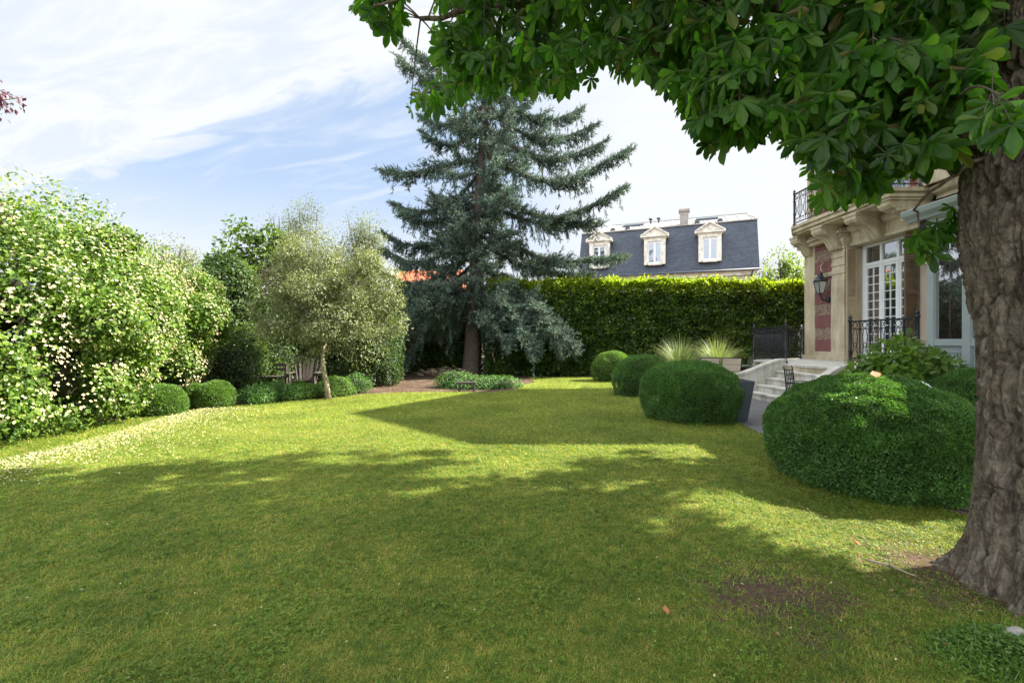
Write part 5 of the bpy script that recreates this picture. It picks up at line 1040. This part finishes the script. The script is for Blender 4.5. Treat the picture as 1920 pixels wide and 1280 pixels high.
# ================================================================== terrace furniture
Pn = thing('garden_planter', 'tall tapered anthracite planter beside the second boxwood ball', 'planter', (3.95, 8.05, 0))
m = MB(); m.add([(x, y, z) for r_, z in ((.155, 0), (.245, .72), (.215, .72), (.20, .60)) for x, y in ((3.93 - r_, 8.05 - r_), (3.93 + r_, 8.05 - r_), (3.93 + r_, 8.05 + r_), (3.93 - r_, 8.05 + r_))],
    [(3, 2, 1, 0)] + [(4 * k + i, 4 * k + (i + 1) % 4, 4 * k + 4 + (i + 1) % 4, 4 * k + 4 + i) for k in range(3) for i in range(4)]); m.build('pot', 'planter', Pn, .006)
m = MB(); m.box(3.74, 4.12, 7.86, 8.24, .6, .64); m.build('potting_soil', 'soil', Pn)
Tb = thing('garden_table', 'long dark-framed garden table with grey-green top left of the landing', 'table', (6.05, 12.6, 0))
MB().box(5.25, 6.72, 12.3, 13.2, .71, .735).build('tabletop', 'tabletop', Tb, .004)
for x in (5.35, 6.6):
    for y in (12.4, 13.1): MB().box(x - .025, x + .025, y - .025, y + .025, 0, .685).build('leg', 'iron', Tb)
MB().box(5.3, 6.67, 12.35, 12.4, .685, .71).box(5.3, 6.67, 13.1, 13.15, .685, .71).build('table_frame', 'iron', Tb)
def sling_chair(label, loc, rz, fab='beige'):
    t = thing('garden_chair', label, 'chair', loc, rz, 'garden chairs around the table'); b = lambda m, n, mt, bv=0: m.build(n, mt, t, bv, world=False)
    for s_ in (-1, 1):
        m = MB(); m.tube([(s_ * .25, .26, 0), (s_ * .25, .22, .42), (s_ * .25, -.24, .43), (s_ * .25, -.36, .98)], .014, 6); m.tube([(s_ * .25, -.26, 0), (s_ * .25, -.2, .42)], .014, 6); m.tube([(s_ * .27, .22, .42), (s_ * .28, .2, .62), (s_ * .28, -.28, .64)], .013, 6); b(m, 'side_frame', 'iron')
    m = MB(); m.tube([(-.25, -.36, .98), (.25, -.36, .98)], .014, 6); m.tube([(-.25, .22, .42), (.25, .22, .42)], .014, 6); b(m, 'cross_bar', 'iron')
    m = MB(); m.add([(-.235, .22, .44), (.235, .22, .44), (.235, -.22, .43), (-.235, -.22, .43), (-.235, .22, .425), (.235, .22, .425), (.235, -.22, .415), (-.235, -.22, .415)], [(0, 3, 2, 1), (4, 5, 6, 7), (0, 1, 5, 4), (1, 2, 6, 5), (2, 3, 7, 6), (3, 0, 4, 7)]); b(m, 'seat', fab)
    m = MB()
    for z0, z1 in ((.47, .62), (.635, .80), (.815, .965)):
        y = lambda z: -.24 - .12 * (z - .43) / .55
        m.add([(-.235, y(z0), z0), (.235, y(z0), z0), (.235, y(z1), z1), (-.235, y(z1), z1), (-.235, y(z0) - .012, z0), (.235, y(z0) - .012, z0), (.235, y(z1) - .012, z1), (-.235, y(z1) - .012, z1)], [(0, 1, 2, 3), (7, 6, 5, 4), (0, 4, 5, 1), (1, 5, 6, 2), (2, 6, 7, 3), (3, 7, 4, 0)])
    b(m, 'backrest', fab); return t
sc0 = sling_chair('beige sling chair at the table front, the left one of two', (5.10, 12.05, 0), 0)
c2 = copy_tree(sc0); c2.location = (5.58, 11.9, 0); c2['label'] = 'beige sling chair at the table front, nearer the steps'
c3 = sling_chair('dark chair at the right end of the garden table', (6.45, 13.0, 0), R(75), 'iron')
def bistro():
    t = thing('bistro_chair', 'dark iron chair with a grid back at the foot of the steps', 'chair', (5.22, 8.15, 0), R(-140)); b = lambda m, n, mt: m.build(n, mt, t, 0, world=False)
    m = MB()
    for s_ in (-1, 1): m.tube([(s_ * .2, -.2, .45), (s_ * .2, -.24, .9), (s_ * .2, -.26, .95)], .012, 6)
    for z in (.55, .63, .71, .79, .87): m.bar((-.2, -.2 - .09 * (z - .45), z), (.2, -.2 - .09 * (z - .45), z), .02, .012)
    for x in (-.12, -.04, .04, .12): m.bar((x, -.205, .5), (x, -.24, .9), .018, .01)
    b(m, 'backrest', 'iron'); m = MB(); m.box(-.21, .21, -.2, .2, .43, .45); b(m, 'seat', 'iron')
    for sx in (-1, 1):
        for sy in (-1, 1): m = MB(); m.tube([(sx * .19, sy * .18, .43), (sx * .21, sy * .22, 0)], .011, 6); b(m, 'leg', 'iron')
        m = MB(); m.tube([(sx * .21, -.22, .66), (sx * .24, 0, .67), (sx * .23, .18, .64), (sx * .2, .19, .45)], .011, 6); b(m, 'armrest', 'iron')
bistro()
def hoop_chair(label, loc, rz):
    t = thing('hoop_chair', label, 'chair', loc, rz, 'white wire chairs behind the largest boxwood ball'); b = lambda m, n, mt: m.build(n, mt, t, 0, world=False)
    m = MB(); m.tube([(-.2, -.2, .42), (-.21, -.24, .7)] + [(-.21 * math.cos(a), -.26, .72 + .18 * math.sin(a)) for a in np.linspace(0, math.pi, 9)] + [(.21, -.24, .7), (.2, -.2, .42)], .012, 6); m.tube([(-.12, -.22, .42)] + [(-.12 * math.cos(a), -.25, .68 + .13 * math.sin(a)) for a in np.linspace(0, math.pi, 9)] + [(.12, -.22, .42)], .009, 6); b(m, 'backrest', 'whitepaint')
    m = MB(); m.lathe((0, 0, .41), [(.23, 0), (.23, .02), (.2, .025)], 16); b(m, 'seat', 'whitepaint')
    for k in range(4): a = math.pi / 4 + k * math.pi / 2; m = MB(); m.tube([(.17 * math.cos(a), .17 * math.sin(a), .41), (.24 * math.cos(a), .24 * math.sin(a), 0)], .011, 6); b(m, 'leg', 'whitepaint')
    return t
hoop_chair('white wire garden chair half hidden beside the iron chair', (4.22, 6.75, 0), R(70))
hoop_chair('white wire garden chair showing its arched back right of the big boxwood', (5.02, 5.62, 0), R(150))
def adirondack():
    t = thing('adirondack_chair', 'weathered wooden armchair with fan-shaped slatted back under the slim tree', 'chair', (-5.68, 12.5, 0), R(10)); b = lambda m, n: m.build(n, 'wood_dark', t, 0, world=False)
    for k in range(7):
        x = (k - 3) * .083; m = MB(); h = .93 - .012 * (k - 3) ** 2; m.bar((x * .85, .16, .26), (x * 1.35, .36, h), .074, .018); b(m, 'back_slat')
    m = MB()
    for k in range(6): m.box(-.27, .27, -.34 + k * .085, -.265 + k * .085, .34 - k * .015, .36 - k * .015)
    b(m, 'seat')
    for s_ in (-1, 1):
        m = MB(); m.box(s_ * .30, s_ * .42, -.42, .30, .54, .56); b(m, 'armrest'); m = MB(); m.box(s_ * .30, s_ * .33, -.38, -.28, 0, .54); b(m, 'leg'); m = MB(); m.bar((s_ * .29, -.36, .33), (s_ * .29, .42, .05), .03, .10); b(m, 'leg')
    m = MB(); m.bar((-.42, .28, .53), (.42, .28, .53), .05, .03); b(m, 'back_brace')
adirondack()
Bn = thing('garden_bench', 'low weathered wooden bench left of the fan-backed armchair', 'bench', (-6.5, 12.25, 0))
MB().box(-6.95, -6.1, 12.0, 12.4, .44, .48).build('seat', 'wood_dark', Bn)
MB().box(-6.95, -6.1, 12.42, 12.45, .60, .68).box(-6.95, -6.1, 12.42, 12.45, .72, .80).build('backrest', 'wood_dark', Bn)
for x in (-6.9, -6.18): MB().box(x, x + .05, 12.03, 12.08, 0, .44).build('leg', 'wood_dark', Bn); MB().box(x, x + .05, 12.37, 12.42, 0, .80).build('leg', 'wood_dark', Bn)
